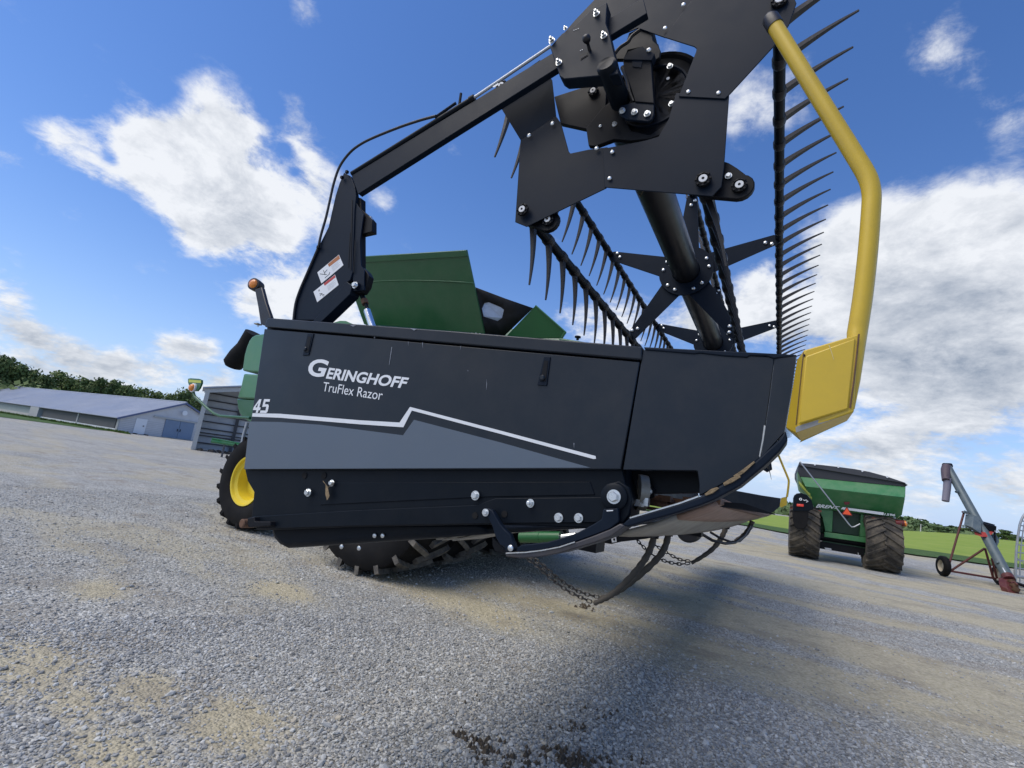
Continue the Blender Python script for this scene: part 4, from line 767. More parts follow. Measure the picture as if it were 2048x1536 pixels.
# curved runner along the foot of the end sheet
plate('end_runner', ((1571, 861), (1558, 880), (1530, 905), (1500, 932), (1462, 958.5), (1430, 978), (1398, 994), (1360, 1007), (1326, 1017), (1258, 1037), (1243, 1050), (1255, 1054), (1292, 1043), (1330, 1033), (1360, 1024), (1400, 1011), (1428, 1000), (1480, 972), (1530, 931), (1560, 902), (1576, 880)), 1.275, .08, BLACK2, bevel=.004)
put('worn_edge', MB().tube(hpoly((1260, 1036), (1326, 1016.5), (1360, 1006.5), (1397, 993), v=1.277), .0026, 6), STEEL, hd)
for ps in (((1409, 988), (1422, 978), (1434, 974), (1438, 977), (1426, 986), (1411, 992)), ((1446, 966), (1462, 956), (1478, 950), (1482, 954), (1466, 964), (1448, 972)), ((1466, 952), (1484, 940), (1508, 922), (1510, 925), (1490, 944), (1472, 957))): plate('mud_cake', ps, 1.270, .006, MUD, hd, .001)
# floor of the header from the near end to the far one
VF = 12.6
def loft(name, pxs, m, v0=1.36, v1=VF, sag=.0, n=16, du=0):
    mb = MB(); prof = [H(x, y, v0) - EV * v0 for x, y in pxs]; k = len(prof)
    for i in range(n + 1):
        t = i / n; v = v0 + (v1 - v0) * (t ** 1.6)
        for j, p in enumerate(prof): mb.v.append(p + EV * v - EW * sag * math.sin(math.pi * t) * (.5 + .5 * math.sin(j * 1.3 + 4 * t)))
    for i in range(n):
        for j in range(k - 1): mb.f.append((i * k + j, i * k + j + 1, (i + 1) * k + j + 1, (i + 1) * k + j))
    o = put(name, mb, m, hd, smooth=50); s = o.modifiers.new('thick', 'SOLIDIFY'); s.thickness = .012; return o
loft('floor_sheet', ((1236, 1064), (1262, 1057), (1305, 1046), (1352, 1029)), BELT, sag=.05)
loft('flex_deck', ((1352, 1030), (1380, 1020), (1410, 1010), (1432, 1001)), BELTR, sag=.03)
put('cutter_bar', MB().tube([H(1432, 1002, 1.36), H(1432, 1002, 1.36) + EV * 3 - EW * .03, H(1432, 1002, 1.36) + EV * 6 - EW * .04, H(1432, 1002, 1.36) + EV * (VF - 1.36)], .012, 6), RUST, hd)
gp = MB().prism([Vector((0, 0, 0)), Vector((.055, .008, .004)), Vector((.07, .012, .002)), Vector((.055, .016, .004)), Vector((0, .024, 0))], Vector((0, 0, .014))).mesh('knife_guard', m=DARK)
for i in range(70): link('knife_guard', gp, hd, H(1432, 1003, 1.36) + EV * (.1 + i * .152) - EW * .012, RH)
put('under_beam', MB().prism([H(x, y, 1.9) for x, y in ((1208, 1070), (1330, 1054), (1330, 1067), (1290, 1078), (1222, 1086), (1208, 1083))], EV * 10), DARK, hd, bevel=.006)
plate('white_tag', ((1222, 1074), (1232, 1073), (1233, 1084), (1224, 1085)), 1.895, .002, WHITE, hd, 0)
plate('tag_mark', ((1226, 1077), (1230, 1076.5), (1230, 1081), (1227, 1081.5)), 1.893, .001, DARK, hd, 0)
plate('hanger_plate', ((1205, 1072), (1222, 1068), (1240, 1066), (1240, 1084), (1222, 1088), (1208, 1086)), 1.93, .03, DARK)
for x, y, v in ((1175, 1088, 1.8), (1390, 1066, 4.0)): put('stop_block', MB().box(H(x, y, v), EU * .05, EV * .05, EW * .02), DARK, hd)
put('gauge_wheel', MB().lathe(H(1379, 1061, 4.6), EV, [(.03, -.10), (.085, -.10), (.10, -.07), (.10, .07), (.085, .10), (.03, .10)], 24), PLASTIC, hd)
put('hanging_hose', MB().tube([H(x, y, v) for x, y, v in ((1420, 1064, 5.5), (1440, 1076, 5.5), (1462, 1084, 5.6), (1480, 1082, 5.8), (1495, 1068, 6), (1505, 1050, 6.2))], .012, 8), HOSE, hd, smooth=60)
put('hanging_hose', MB().tube([H(x, y, v) for x, y, v in ((1400, 1066, 5.0), (1425, 1081, 5.0), (1450, 1087, 5.2), (1470, 1085, 5.4), (1488, 1072, 5.7), (1500, 1052, 6))], .014, 8), HOSE, hd, smooth=60)
# curved dragging rods with chains
def smoothpath(ps, n=5):
    out = []
    for i in range(len(ps) - 1):
        p0, p1, p2, p3 = ps[max(i - 1, 0)], ps[i], ps[i + 1], ps[min(i + 2, len(ps) - 1)]
        for k in range(n):
            t = k / n; out.append(.5 * ((2 * p1) + (p2 - p0) * t + (2 * p0 - 5 * p1 + 4 * p2 - p3) * t * t + (3 * p1 - p0 - 3 * p2 + p3) * t ** 3))
    return out + [ps[-1]]
lk = MB(); cv_ = [Vector((.5 * math.cos(a) * .62 + .0, .5 * .6 * math.sin(a), 0)) for a in []]
rp = [Vector((.5 * math.cos(a) + (.28 if math.cos(a) > 0 else -.28), .42 * math.sin(a), 0)) for a in [2 * math.pi * i / 10 for i in range(10)]]
for i in range(10):
    lk.tube([rp[i], rp[(i + 1) % 10]], .17, 6, caps=False)
link_me = lk.mesh('chain_link', m=CHAINM)
def chain(path, pitch):
    path = smoothpath(path, 14); acc = 0; i_ = 0; last = path[0]; ch = bpy.data.objects.new('chain', None); COL.objects.link(ch); ch.parent = hd
    for a, b_ in zip(path, path[1:]):
        acc += (b_ - a).length
        if acc >= pitch:
            acc -= pitch; t = (b_ - a).normalized(); s_ = t.cross(vz).normalized(); u_ = s_.cross(t); ro = axes(t, s_, u_) if i_ % 2 else axes(t, u_, -s_); i_ += 1
            link('chain_link', link_me, ch, b_, ro, pitch * .82)
RODS = [(5.35, ((1310, 1066), (1302, 1094), (1290, 1118), (1272, 1142), (1248, 1168), (1222, 1190), (1204, 1200), (1188, 1207)), ((1188, 1206), (1165, 1196), (1135, 1181), (1100, 1155), (1075, 1132), (1052, 1115)), .05),
        (5.6, ((1338, 1062), (1332, 1088), (1322, 1108), (1300, 1132), (1270, 1158), (1244, 1178), (1222, 1190), (1202, 1196)), ((1202, 1195), (1180, 1190), (1150, 1179), (1110, 1152), (1085, 1130), (1062, 1112)), .05),
        (7.8, ((1453, 1052), (1448, 1065), (1440, 1080), (1425, 1098), (1405, 1113), (1383, 1126)), ((1383, 1125), (1360, 1128), (1330, 1122), (1306, 1110), (1285, 1092), (1268, 1073)), .055),
        (8.1, ((1505, 1042), (1498, 1058), (1486, 1072), (1470, 1082)), ((1384, 1123), (1360, 1119), (1335, 1106), (1310, 1090)), .055)]
for v, rodp, chp, pit in RODS:
    pp = smoothpath([H(x, y, v) for x, y in rodp]); n_ = len(pp)
    rd_ = put('drag_rod', MB().tube(pp, [.034 + .004 * math.sin(i * 2.1) - .012 * (i / n_) ** 3 for i in range(n_)], 10), RODM, hd, smooth=60)
    if v < 8: put('rod_clamp', MB().tube([pp[0] - (pp[1] - pp[0]) * .2, pp[2]], .048, 10), DARK, rd_)
    chain([H(x, y, v - .05) for x, y in chp], pit)
# yellow crop divider and its guard tube
yd = MB(); A_, B_, C_, D__ = H(1608, 700, 1.24), H(1717, 668, 1.235), H(1708, 824, 1.235), H(1590, 866, 1.24); E_, F_ = H(1594, 720, 1.30), H(1571, 856, 1.30); T_ = H(1600, 881, 1.30)
bk = EV * .11; A2, B2, C2 = A_ + bk, B_ + bk, C_ + bk; G2 = T_ + EV * .04
yd.add([A_, B_, C_, D__, E_, F_, T_, A2, B2, C2, G2], [(0, 1, 2, 3), (0, 3, 5, 4), (3, 6, 5), (3, 2, 9, 6), (0, 7, 8, 1), (1, 8, 9, 2), (7, 0, 4), (4, 5, 6, 10, 9, 8, 7)])
div = put('crop_divider', yd, YELLOW, hd, bevel=.003, smooth=20)
plate('divider_plate', ((1611, 712), (1711, 676), (1697, 818), (1597, 848)), 1.231, .006, YELLOW, div, .003)
put('divider_seam', MB().tube([H(1718, 668, 1.232), H(1708, 760, 1.232), H(1700, 816, 1.232)], .0016, 6), RUST, div); 
put('worn_edge', MB().prism([H(x, y, 1.238) for x, y in ((1591, 855), (1596, 852), (1699, 821), (1707, 822), (1706, 825), (1592, 865))], EV * .004), mat('scuffed_silver', (.30, .29, .27), .45, metal=.4, var=.3, scale=30), div)
put('divider_seam', MB().tube([H(1607, 705, 1.239), H(1601, 760, 1.239), H(1592, 850, 1.239)], .0009, 6), RUST, div)
put('rivet', MB().lathe(H(1608, 711, 1.2395), -EV, [(.003, 0), (.003, .001)], 8), DARK, div)
put('paint_scratch', MB().prism([H(x, y, 1.2303) for x, y in ((1657, 690), (1659, 690), (1664, 705), (1668, 719), (1667, 719), (1662.5, 705))], EV * .0005), mat('pale_scratch', (.66, .55, .25), .6), div)
tp = smoothpath([H(x, y, 1.27) for x, y in ((1546, 46), (1600, 134), (1660, 231), (1712, 315), (1730, 345), (1739, 366), (1743, 390), (1742, 420), (1736, 500), (1726, 590), (1714, 668))], 4)
tb = tp + [H(x, y, 1.255) for x, y in ((1712, 700), (1710, 760), (1706, 818))]
put('guard_tube', MB().tube(tb, [.0195] * len(tp) + [.0165, .010, .003], 20), YELLOW, hd, smooth=60)
put('tube_cap', MB().tube([H(1537, 33, 1.27), H(1541, 38, 1.27), H(1551, 54, 1.27)], [.014, .0215, .0215], 18), PLASTIC, hd, smooth=50)
# mounted amber marker light at the rear top corner
mk = put('marker_arm', MB().prism(hpoly((509, 578), (523, 574), (531, 605), (541, 634), (541, 640), (531, 652), (521, 648), (516, 615), v=1.34), EV * .02), PLASTIC, hd, bevel=.004)
lx = (EU * .35 - EV).normalized(); lc = H(512, 571, 1.36)
put('marker_light', MB().lathe(lc, lx, [(.022, -.030), (.029, -.026), (.0315, .0), (.0315, .020), (.0235, .022)], 24), PLASTIC, mk); put('amber_lens', MB().lathe(lc + lx * .020, lx, [(.0235, 0), (.0225, .005), (.014, .010), (.002, .012)], 20), ORANGE, mk, smooth=60)
put('marker_bracket', MB().box(H(516, 648.5, 1.35), EU * .014, EV * .012, EW * .0025), BELT, mk); put('marker_nut', MB().lathe(H(516, 651, 1.35), -vz, [(.004, 0), (.004, .006)], 6), STEEL, mk)

# ---- reel arm
AV = 1.33
plate('reel_arm', ((703, 351), (900, 231), (1104, 106.5), (1286, -5), (1294, 26), (1114, 136), (900, 271), (716, 388)), AV, .026, BLACK2, bevel=.002)
leg = plate('arm_post', ((688, 345), (701, 352), (709, 372), (712, 391), (709, 420), (707, 480), (705, 545), (700, 560), (693, 565), (634, 636), (628, 640), (585, 640), (587, 620), (591, 602), (610, 556), (634.5, 498.5), (657, 453.6), (664, 422), (671, 391.5), (679, 366)), AV, .02, BLACK2, bevel=.002)
plate('post_flange', ((693, 563), (703, 570), (703, 577), (700, 588), (640, 646), (622, 646), (634, 633)), AV - .004, .05, BLACK2, bevel=.002)
plate('post_weld', ((703, 400), (705, 400), (702, 540), (700, 540)), AV - .002, .002, DARK, leg, 0)
plate('rear_bracket', ((708, 392), (722, 396), (722, 418), (736, 430), (744, 440), (744, 463), (722, 468), (722, 532), (733, 542), (738, 552), (733, 572), (724, 585), (706, 586), (702, 560)), AV + .018, .03, DARK, bevel=.002)
plate('bracket_plate', ((709, 400), (718, 415), (727, 428), (724, 450), (720, 480), (721, 530), (728, 540), (728, 580), (707, 582), (705, 550)), AV + .006, .008, BLACK2, bevel=.001)
for x, y in ((723, 426), (733, 432), (742, 438), (737, 437)): put('hydraulic_fitting', MB().lathe(H(x, y, AV + .03), (EW - EU * .4).normalized(), [(.008, -.008), (.008, .006), (.005, .006), (.005, .012)], 6), STEEL, hd)
for a, b_ in (((699.5, 465), (696, 535)), ((709.5, 480), (706, 545)), ((703, 470), (700.5, 490))): plate('weld_line', (a, (a[0] + 1.2, a[1]), (b_[0] + 1.2, b_[1]), b_), AV - .0015, .001, DARK, leg, 0)
put('cylinder_eye', MB().lathe(H(712, 571, AV - .004), -EV, [(.016, -.04), (.016, .004), (.012, .008)], 20), BLACK2, hd); bolt(710.5, 570.5, AV - .012, 5.2)
sc_ = put('lift_strut', MB().tube([H(721, 584, 1.375), H(730, 604, 1.375)], .0105, 14), BEAM, hd)
put('strut_nut', MB().tube([H(728.5, 600, 1.375), H(731, 608, 1.375)], .0155, 6), RUST, sc_)
put('strut_rod', MB().tube([H(731, 606, 1.375), H(736, 622, 1.375)], .0075, 12), DARK, sc_); put('strut_barrel', MB().tube([H(734, 621, 1.375), H(746, 657, 1.375)], .0145, 18), CHROME, sc_, smooth=60)
# arm cylinder, rod and hose
cy = put('slide_cylinder', MB().tube([H(704, 348, 1.335), H(947, 197, 1.335)], .0115, 16), BEAM, hd, smooth=60)
put('cylinder_gland', MB().tube([H(940, 201, 1.335), H(949, 196, 1.335)], .0145, 16), DARK, cy); put('slide_rod', MB().tube([H(946, 197, 1.335), H(1102, 92, 1.335)], .0062, 12), mat('satin_rod', (.5, .52, .55), .4, metal=.5), cy, smooth=60)
put('cylinder_port', MB().tube([H(918, 214, 1.33), H(922, 187, 1.33)], .0055, 8), DARK, cy); put('cylinder_clamp', MB().tube([H(870, 235, 1.33), H(912, 206, 1.33)], .006, 8), BLACK2, cy)
put('hydraulic_hose', MB().tube(smoothpath([H(x, y, 1.322) for x, y in ((637, 494), (642, 470), (652, 435), (660, 400), (668, 365), (680, 332), (700, 305), (722, 288), (750, 274), (800, 254), (842, 240), (872, 232))], 4), .0058, 10), HOSE, hd, smooth=60)
put('hydraulic_hose', MB().tube(smoothpath([H(x, y, 1.324) for x, y in ((637, 494), (625, 522), (612, 552), (600, 580), (591, 608), (587, 640))], 3), .0055, 8), HOSE, hd, smooth=60)
put('hose_clip', MB().box(H(636.5, 494, 1.316), EU * .007, EV * .004, EW * .006), DARK, hd)
for q_ in ((694, 344), (684, 355)): put('hose_clip', MB().box(H(*q_, 1.318), EU * .006, EV * .006, EW * .006), DARK, hd)
plate('arm_slot', ((985, 173), (996, 166), (998, 168), (988, 175)), AV - .001, .001, WHITE, hd, 0)
# warning stickers
ORB = mat('orange_warning_band', (.42, .15, .05), .5, var=.05); RDB = mat('red_warning_band', (.46, .05, .045), .5, var=.05); TXT = mat('grey_print', (.36, .39, .44), .6, var=.05); INK = mat('black_print', (.03, .032, .04), .6)
sk = lambda x, y: (580 + x / 7.68, 480 + y / 7.68)
def sticker(cor, band, bm_, strokes, ring=None):
    s = plate('warning_sticker', [sk(*p) for p in cor], AV - .0012, .001, WHITE, hd, 0)
    plate('warning_band', [sk(*p) for p in band], AV - .0017, .0005, bm_, s, 0)
    pm = MB()
    for a, b_ in strokes: pm.tube([H(*sk(*a), AV - .0013), H(*sk(*b_), AV - .0013)], .0013, 5)
    if ring: pm.lathe(H(*sk(*ring), AV - .0013), -EV, [(.0025, 0), (.0042, 0), (.0042, .0004), (.0025, .0004)], 16, closed=True)
    put('pictogram', pm, INK, s)
    tl_, tr_, br_, bl_ = [Vector((*p, 0)) for p in cor]; tm = MB()
    for k in range(6):
        t = .42 + k * .08; a = tl_.lerp(bl_, t).lerp(tr_.lerp(br_, t), .56); b_ = tl_.lerp(bl_, t).lerp(tr_.lerp(br_, t), .93 if k % 2 == 0 else .85)
        tm.tube([H(*sk(a.x, a.y), AV - .0012), H(*sk(b_.x, b_.y), AV - .0012)], .00045, 4)
    put('fine_print', tm, TXT, s)
sticker(((420, 497), (750, 225), (820, 385), (482, 668)), ((580, 372), (748, 232), (768, 285), (600, 412)), ORB, [((460, 520), (530, 528)), ((530, 528), (565, 530)), ((512, 465), (540, 528)), ((572, 455), (535, 500)), ((535, 585), (610, 520)), ((600, 520), (615, 490))])
sticker(((360, 795), (690, 530), (745, 690), (418, 955)), ((518, 668), (688, 537), (698, 572), (532, 702)), RDB, [((455, 825), (495, 822)), ((480, 825), (530, 845)), ((462, 855), (485, 830)), ((500, 850), (515, 860))], (447, 775))

# ---- reel: end cover plates, cam, centre tube, stars, bats and fingers
RV = 1.443; HC = Vector((-.562, RV, 1.42)); RB = .538
def hp(v, a, r): return HP(HC.x + r * math.cos(a), v, HC.z + r * math.sin(a))
plate('cover_plate', ((1327.8, 74), (1388, 93), (1393, 97), (1392, 103), (1357, 192.5), (1449.6, 197.3), (1461, 187), (1548, 92), (1578, 50), (1593, 6), (1580, -24), (1545, -34), (1425, -55)), RV - .010, .004, BLACK2)
plate('cover_plate', ((1209, 374.5), (1424.6, 392.6), (1443, 373), (1448, 336), (1459, 182), (1352, 186), (1337, 238), (1317, 273), (1290, 281), (1239, 291), (1206, 297)), RV - .005, .004, BLACK2)
plate('cover_plate', ((1213, 376), (1053, 453.5), (1030, 444), (1041, 280), (1112, 232), (1122, 246), (1137.5, 303), (1141, 306.6), (1176.5, 299), (1215, 294)), RV, .004, BLACK2)
plate('cover_plate', ((1276, 56), (1331, 75.5), (1388, -4), (1320, -110), (1250, -120), (1225, -60), (1188, 0), (1150, 40), (1120, 75), (1180, 95)), RV, .004, BLACK2)
fl = MB(); fl.add([H(1041, 280, RV), H(1112, 232, RV), H(1005, 221, RV - .022), H(1104, 160, RV - .022), H(985, 185, RV - .04), H(1080, 120, RV - .04)], [(0, 1, 3, 2), (2, 3, 5, 4)])
fo = put('folded_flange', fl, BLACK2, hd, smooth=0); fo.modifiers.new('thick', 'SOLIDIFY').thickness = .004
for x, y in ((1058, 271), (1104.6, 247), (1193, 296.5), (1224.5, 303.6), (1219, 356.5), (1376.5, 183.3), (1437, 185.5), (1366.8, 9), (1330, 56)): bolt(x, y, RV - .011, 4.4, carr_me, 'carriage_bolt')
ecc = H(1475, 383, RV) - H(1412, 366, RV)
KN = MB().lathe((0, 0, 0), (0, -1, 0), [(.024, 0), (.024, .008), (.020, .010), (.016, .006)], 20)
for i in range(8):
    a = math.pi / 4 * i; KN.box((.0215 * math.cos(a), -.008, .0215 * math.sin(a)), (.003 * math.cos(a), 0, .003 * math.sin(a)), (0, .004, 0), (-.003 * math.sin(a), 0, .003 * math.cos(a)))
kn_me = KN.mesh('bearing_ring', m=DARK); ws_me = MB().lathe((0, -.009, 0), (0, -1, 0), [(.0045, 0), (.0128, 0), (.0128, .004), (.0045, .004)], 20, closed=True).mesh('bearing_washer', m=WASHER); bc_me = MB().lathe((0, -.009, 0), (0, -1, 0), [(.0048, 0), (.0042, .005)], 8).mesh('bearing_bolt', m=DARK)
def bearing_at(p, parent, s=1.0):
    b_ = link('bearing', kn_me, parent, p, RH, s)
    for nm, me in (('washer', ws_me), ('centre_bolt', bc_me)):
        o = bpy.data.objects.new(nm, me); COL.objects.link(o); o.parent = parent; o.matrix_basis = b_.matrix_basis.copy()
ANG = {'T': 89.5, 'R': 18.0, 'LR': -53.2, 'LL': -126.2, 'L': 161.5}
TINE = {'T': 118, 'R': 22, 'LR': -73, 'LL': -96, 'L': -122}
_t = lambda a, b_, v: math.degrees(math.atan2((H(*b_, v) - H(*a, v)).dot(EW), (H(*b_, v) - H(*a, v)).dot(EU)))
TINE['R'] = _t((1567.7, 478), (1656, 429), 2.97); TINE['LL'] = _t((1122, 517), (1120, 635), 1.75); TINE['L'] = _t((1215.6, 524), (1199.5, 588.6), 3.05)
# the finger (clamp ring and curved tapered tine), pointing along local x
fg = MB().lathe((0, -.03, 0), (0, 1, 0), [(.0212, .004), (.0248, .010), (.0248, .042), (.0212, .05)], 12)
fpts = []
for i in range(9):
    t = i / 8; an = R(5) - R(12) * t; fpts.append(((fpts[-1][0] + .031 * math.cos(an)) if fpts else .018, (fpts[-1][1] + .031 * math.sin(an)) if fpts else 0.0))
o_ = len(fg.v)
for i, (x, z) in enumerate(fpts):
    t = i / 8; w = .0112 * (1 - t) ** 1.1 + .0030; h_ = .0072 * (1 - t) + .0026
    fg.v += [Vector((x, w, z + h_)), Vector((x, -w, z + h_)), Vector((x, -w, z - h_)), Vector((x, w, z - h_))]
for i in range(8):
    for k in range(4): fg.f.append((o_ + i * 4 + k, o_ + i * 4 + (k + 1) % 4, o_ + (i + 1) * 4 + (k + 1) % 4, o_ + (i + 1) * 4 + k))
fg.f.append((o_ + 32, o_ + 33, o_ + 34, o_ + 35))
finger_me = fg.mesh('finger', m=PLASTIC, smooth=40)
NF = {'R': 70, 'LL': 42, 'L': 42, 'LR': 42, 'T': 30}
farf = MB()
cr_me = None
for key, an in ANG.items():
    a = R(an); p0, p1 = hp(RV + .02, a, RB), hp(12.35, a, RB)
    bat = put('reel_bat', MB().tube([p0, p1], .0205, 14), BEAM, hd, smooth=60)
    ta = R(TINE[key]); ro = axes(EU * math.cos(ta) + EW * math.sin(ta), EV, -EU * math.sin(ta) + EW * math.cos(ta)); mm = ro.to_4x4()
    for i in range(71):
        v = RV + .075 + i * .152
        if i < NF[key]: link('finger', finger_me, bat, hp(v, a, RB), ro)
        else:
            mm.translation = hp(v, a, RB); farf.add([mm @ q.co for q in finger_me.vertices], [tuple(p.vertices) for p in finger_me.polygons])
    # eccentric crank behind the end cover
    e0 = hp(RV + .02, a, RB); ca_ = R(TINE[key] + 62); e1 = e0 + (EU * math.cos(ca_) + EW * math.sin(ca_)) * ecc.length; d_ = (e1 - e0).normalized(); n_ = EV.cross(d_).normalized(); pts_ = []
    for k in range(9): th = -math.pi / 2 + math.pi * k / 8; pts_.append(e1 + (d_ * math.cos(th) + n_ * math.sin(th)) * .042)
    for k in range(5): th = math.pi / 2 + math.pi * k / 4; pts_.append(e0 + (d_ * math.cos(th) + n_ * math.sin(th)) * .034)
    ck = put('crank', MB().prism(pts_, EV * .02), DARK, hd, bevel=.003)
    bearing_at(e1 - EV * .001, ck, .95); bearing_at(hp(RV - .012, a, RB), hd)
put('reel_fingers', farf, PLASTIC, hd, kind='stuff')
# taller lug beside the crank near the lower right bat
plate('crank_lug', ((1446, 322), (1458, 326), (1474, 336), (1490, 348), (1500, 362), (1498, 372), (1450, 372), (1444, 350)), RV + .02, .018, DARK); bolt(1457, 352, RV + .017, 5)
put('reel_tube', MB().tube([hp(RV + .06, 0, 0), hp(12.3, 0, 0)], .081, 32), mat('glossy_black_tube', (.010, .011, .014), .36, var=.15, scale=6, dirt=DUST, dirt_amt=.06, dscale=7), hd, smooth=60)
put('straw', MB().tube([hp(1.95, R(200), .083), hp(2.0, R(235), .084), hp(1.93, R(262), .083)], .0016, 4), MUD, hd)
dot_me = MB().lathe((0, 0, 0), (0, -1, 0), [(.011, 0), (.011, .006), (.008, .009)], 10).mesh('star_bolt', m=STEEL, smooth=50)
hubc = .155
for iv in range(7):
    v = RV + .862 * 1.77 + iv * 1.475
    if v > 12.3: break
    pts_ = []
    for k in range(5):
        a = R(18 + 72 * k + .0)
        for da, r_ in ((-30, hubc), (-24, hubc + .012), (-3.6, RB - .02), (-2.4, RB + .0), (2.4, RB + .0), (3.6, RB - .02), (24, hubc + .012), (30, hubc)):
            pts_.append(hp(v, a + R(da), r_))
    stp = put('star_plate', MB().prism(pts_, EV * .008), BLACK2, hd, bevel=.001)
    put('hub_ring', MB().lathe(hp(v - .014, 0, 0), EV, [(.085, 0), (.165, 0), (.165, .012), (.085, .012)], 30, closed=True), BLACK2, stp)
    for k in range(5):
        a = R(18 + 72 * k)
        for da, r_ in ((-12, .138), (12, .138), (.0, RB - .075), (-2.5, RB - .045)):
            p = hp(v - .014 if r_ < .2 else v, a + R(da), r_); link('star_bolt', dot_me, stp, p, RH, 1.0 if iv < 3 else .9)
# cam ring and drive parts behind the near cover
cc = H(1306, 193, 1.50)
put('cam_disc', MB().lathe(cc, -EV, [(.02, 0), (.155, 0), (.157, -.004), (.165, .008), (.176, .008), (.178, -.05), (.02, -.05)], 48), DARK, hd, smooth=40)
put('cam_track', MB().lathe(cc, -EV, [(.118, .0), (.121, .007), (.127, .007), (.13, 0)], 48), BLACK2, hd, smooth=50)
for x, y in ((1340, 133), (1343, 208)): bolt(x, y, 1.488, 4.5)
put('cam_hole', MB().lathe(H(1336, 157, 1.497), -EV, [(.006, 0), (.006, .001)], 10), WASHER, hd)
plate('drive_arm', ((1108, 193), (1170, 173), (1196, 164), (1207, 170), (1213, 186), (1212, 210), (1200, 236), (1172, 258), (1121, 247)), 1.475, .02, DARK, bevel=.003)
bearing_at(H(1187, 184, 1.472), hd, .85)
plate('drive_plate', ((1172, 256), (1205, 215), (1225, 200), (1245, 230), (1262, 262), (1300, 270), (1347, 238), (1334, 264), (1300, 277), (1262, 281), (1228, 278), (1190, 292), (1177, 291)), 1.47, .02, DARK, bevel=.002)
put('stub_shaft', MB().tube([H(1212, 128, 1.285), H(1213, 131, 1.29), H(1213, 131, 1.29) + EV * .17], [.026, .034, .036], 24), BEAM, hd, smooth=50)
plate('channel_bracket', ((1246, 121), (1302, 122), (1305, 165), (1308, 206), (1270, 203), (1258, 165), (1248, 140)), 1.425, .035, DARK, bevel=.002)
plate('bracket_top', ((1246, 119), (1256, 103), (1283, 93), (1309, 107), (1303, 120)), 1.42, .03, BLACK2, bevel=.001)
plate('bracket_foot', ((1268, 204), (1308, 204), (1308, 228), (1304, 238), (1296, 243), (1252, 238), (1238, 228), (1240, 212)), 1.43, .012, BLACK2, bevel=.002)
plate('bracket_slot', ((1264, 120), (1285, 121), (1282, 135), (1265, 133)), 1.423, .002, BLACK2, hd, 0)
for x, y in ((1244.6, 222), (1269, 224.5), (1294.6, 228)): bolt(x, y, 1.426, 5.0)
bolt(1297.5, 100, 1.418, 5, carr_me); bolt(1229, 248.5, 1.465, 4); bolt(1200.5, 252, 1.468, 3.2, carr_me)
plate('hook_plate', ((1258, 66), (1276, 57), (1296, 62), (1304, 70), (1306, 81), (1316, 90), (1321, 101), (1319, 114), (1308, 122), (1300, 108), (1284, 94), (1256, 100), (1248, 118), (1230, 118), (1227, 106), (1232, 97), (1250, 90)), 1.45, .016, DARK, bevel=.002)
put('hydraulic_hose', MB().tube(smoothpath([H(x, y, 1.41) for x, y in ((1228, 110), (1240, 95), (1256, 84), (1264, 72), (1280, 60))], 4), .006, 8), HOSE, hd, smooth=60)
put('hydraulic_hose', MB().tube(smoothpath([H(x, y, 1.44) for x, y in ((1245, 135), (1256, 160), (1260, 185), (1268, 205))], 4), .009, 8), HOSE, hd, smooth=60)
# slide bracket clamped on the arm
sb = plate('slide_bracket', ((1100, 94), (1110, 82), (1124, 67), (1150, 51), (1182, 20), (1214, 4), (1212, 46), (1218, 62), (1230, 112), (1238, 148), (1128, 158), (1119, 152), (1114, 136)), 1.298, .05, BLACK2, bevel=.003)
for x, y in ((1193, 28), (1104, 82), (1208, 72), (1118, 126)): bolt(x, y, 1.294, 5.0, nut_me, 'stud_nut')
bolt(1131, 57, 1.30, 3, nut_me, 'stud_nut')
kb = put('knob', MB().lathe(H(1179, 100, 1.296), (-EV + EW * .35).normalized(), [(.006, 0), (.005, .018), (.006, .022), (.012, .028), (.0145, .037), (.012, .046), (.004, .05)], 16), PLASTIC, sb, smooth=60)
plate('bracket_slot', ((1159, 111), (1175, 104), (1176, 111), (1161, 120)), 1.2965, .002, DARK, sb, 0); plate('slot_inset', ((1161, 113), (1173, 107), (1174, 110), (1162, 117)), 1.2955, .001, BLACK2, sb, 0)
for x, y in ((1148, 60.5), (1152, 59), (1156.5, 57.5), (1161, 101), (1164.5, 99.5)): put('sight_hole', MB().lathe(H(x, y, 1.2965), -EV, [(.0019, 0), (.0019, .0006)], 8), WASHER, sb)

# ---- far end of the header
far_hd = lambda *ps: [H(x, y, TV) + EV * (VF - TV) for x, y in ps]
put('far_end_sheet', MB().prism(far_hd((640, 668), (1286, 705), (1592, 712), (1569, 863), (1462, 958), (1398, 992), (1240, 1040), (640, 1040)), EV * .05), BLACK, hd)
put('far_crop_divider', MB().prism(far_hd((1608, 700), (1717, 668), (1708, 824), (1600, 878), (1571, 856), (1594, 720)), EV * .12), YELLOW, hd)
put('far_guard_tube', MB().tube([p + EV * (VF - 1.27) for p in tp], .022, 10), YELLOW, hd, smooth=60)
ro_ = [hp(12.4, R(18 + 72 * k + d), r_) for k in range(5) for d, r_ in ((-6, RB + .06), (6, RB + .06), (36, .36))]
put('far_cover_plate', MB().prism(ro_, EV * .01), BLACK2, hd)
put('rear_frame_tube', MB().tube([H(640, 700, 1.4), H(640, 700, 1.4) + EV * 11], .1, 12), BEAM, hd)
put('back_sheet', MB().prism([H(640, 720, 1.4), H(640, 930, 1.4), H(660, 930, 1.4), H(660, 720, 1.4)], EV * 11), BEAM, hd)

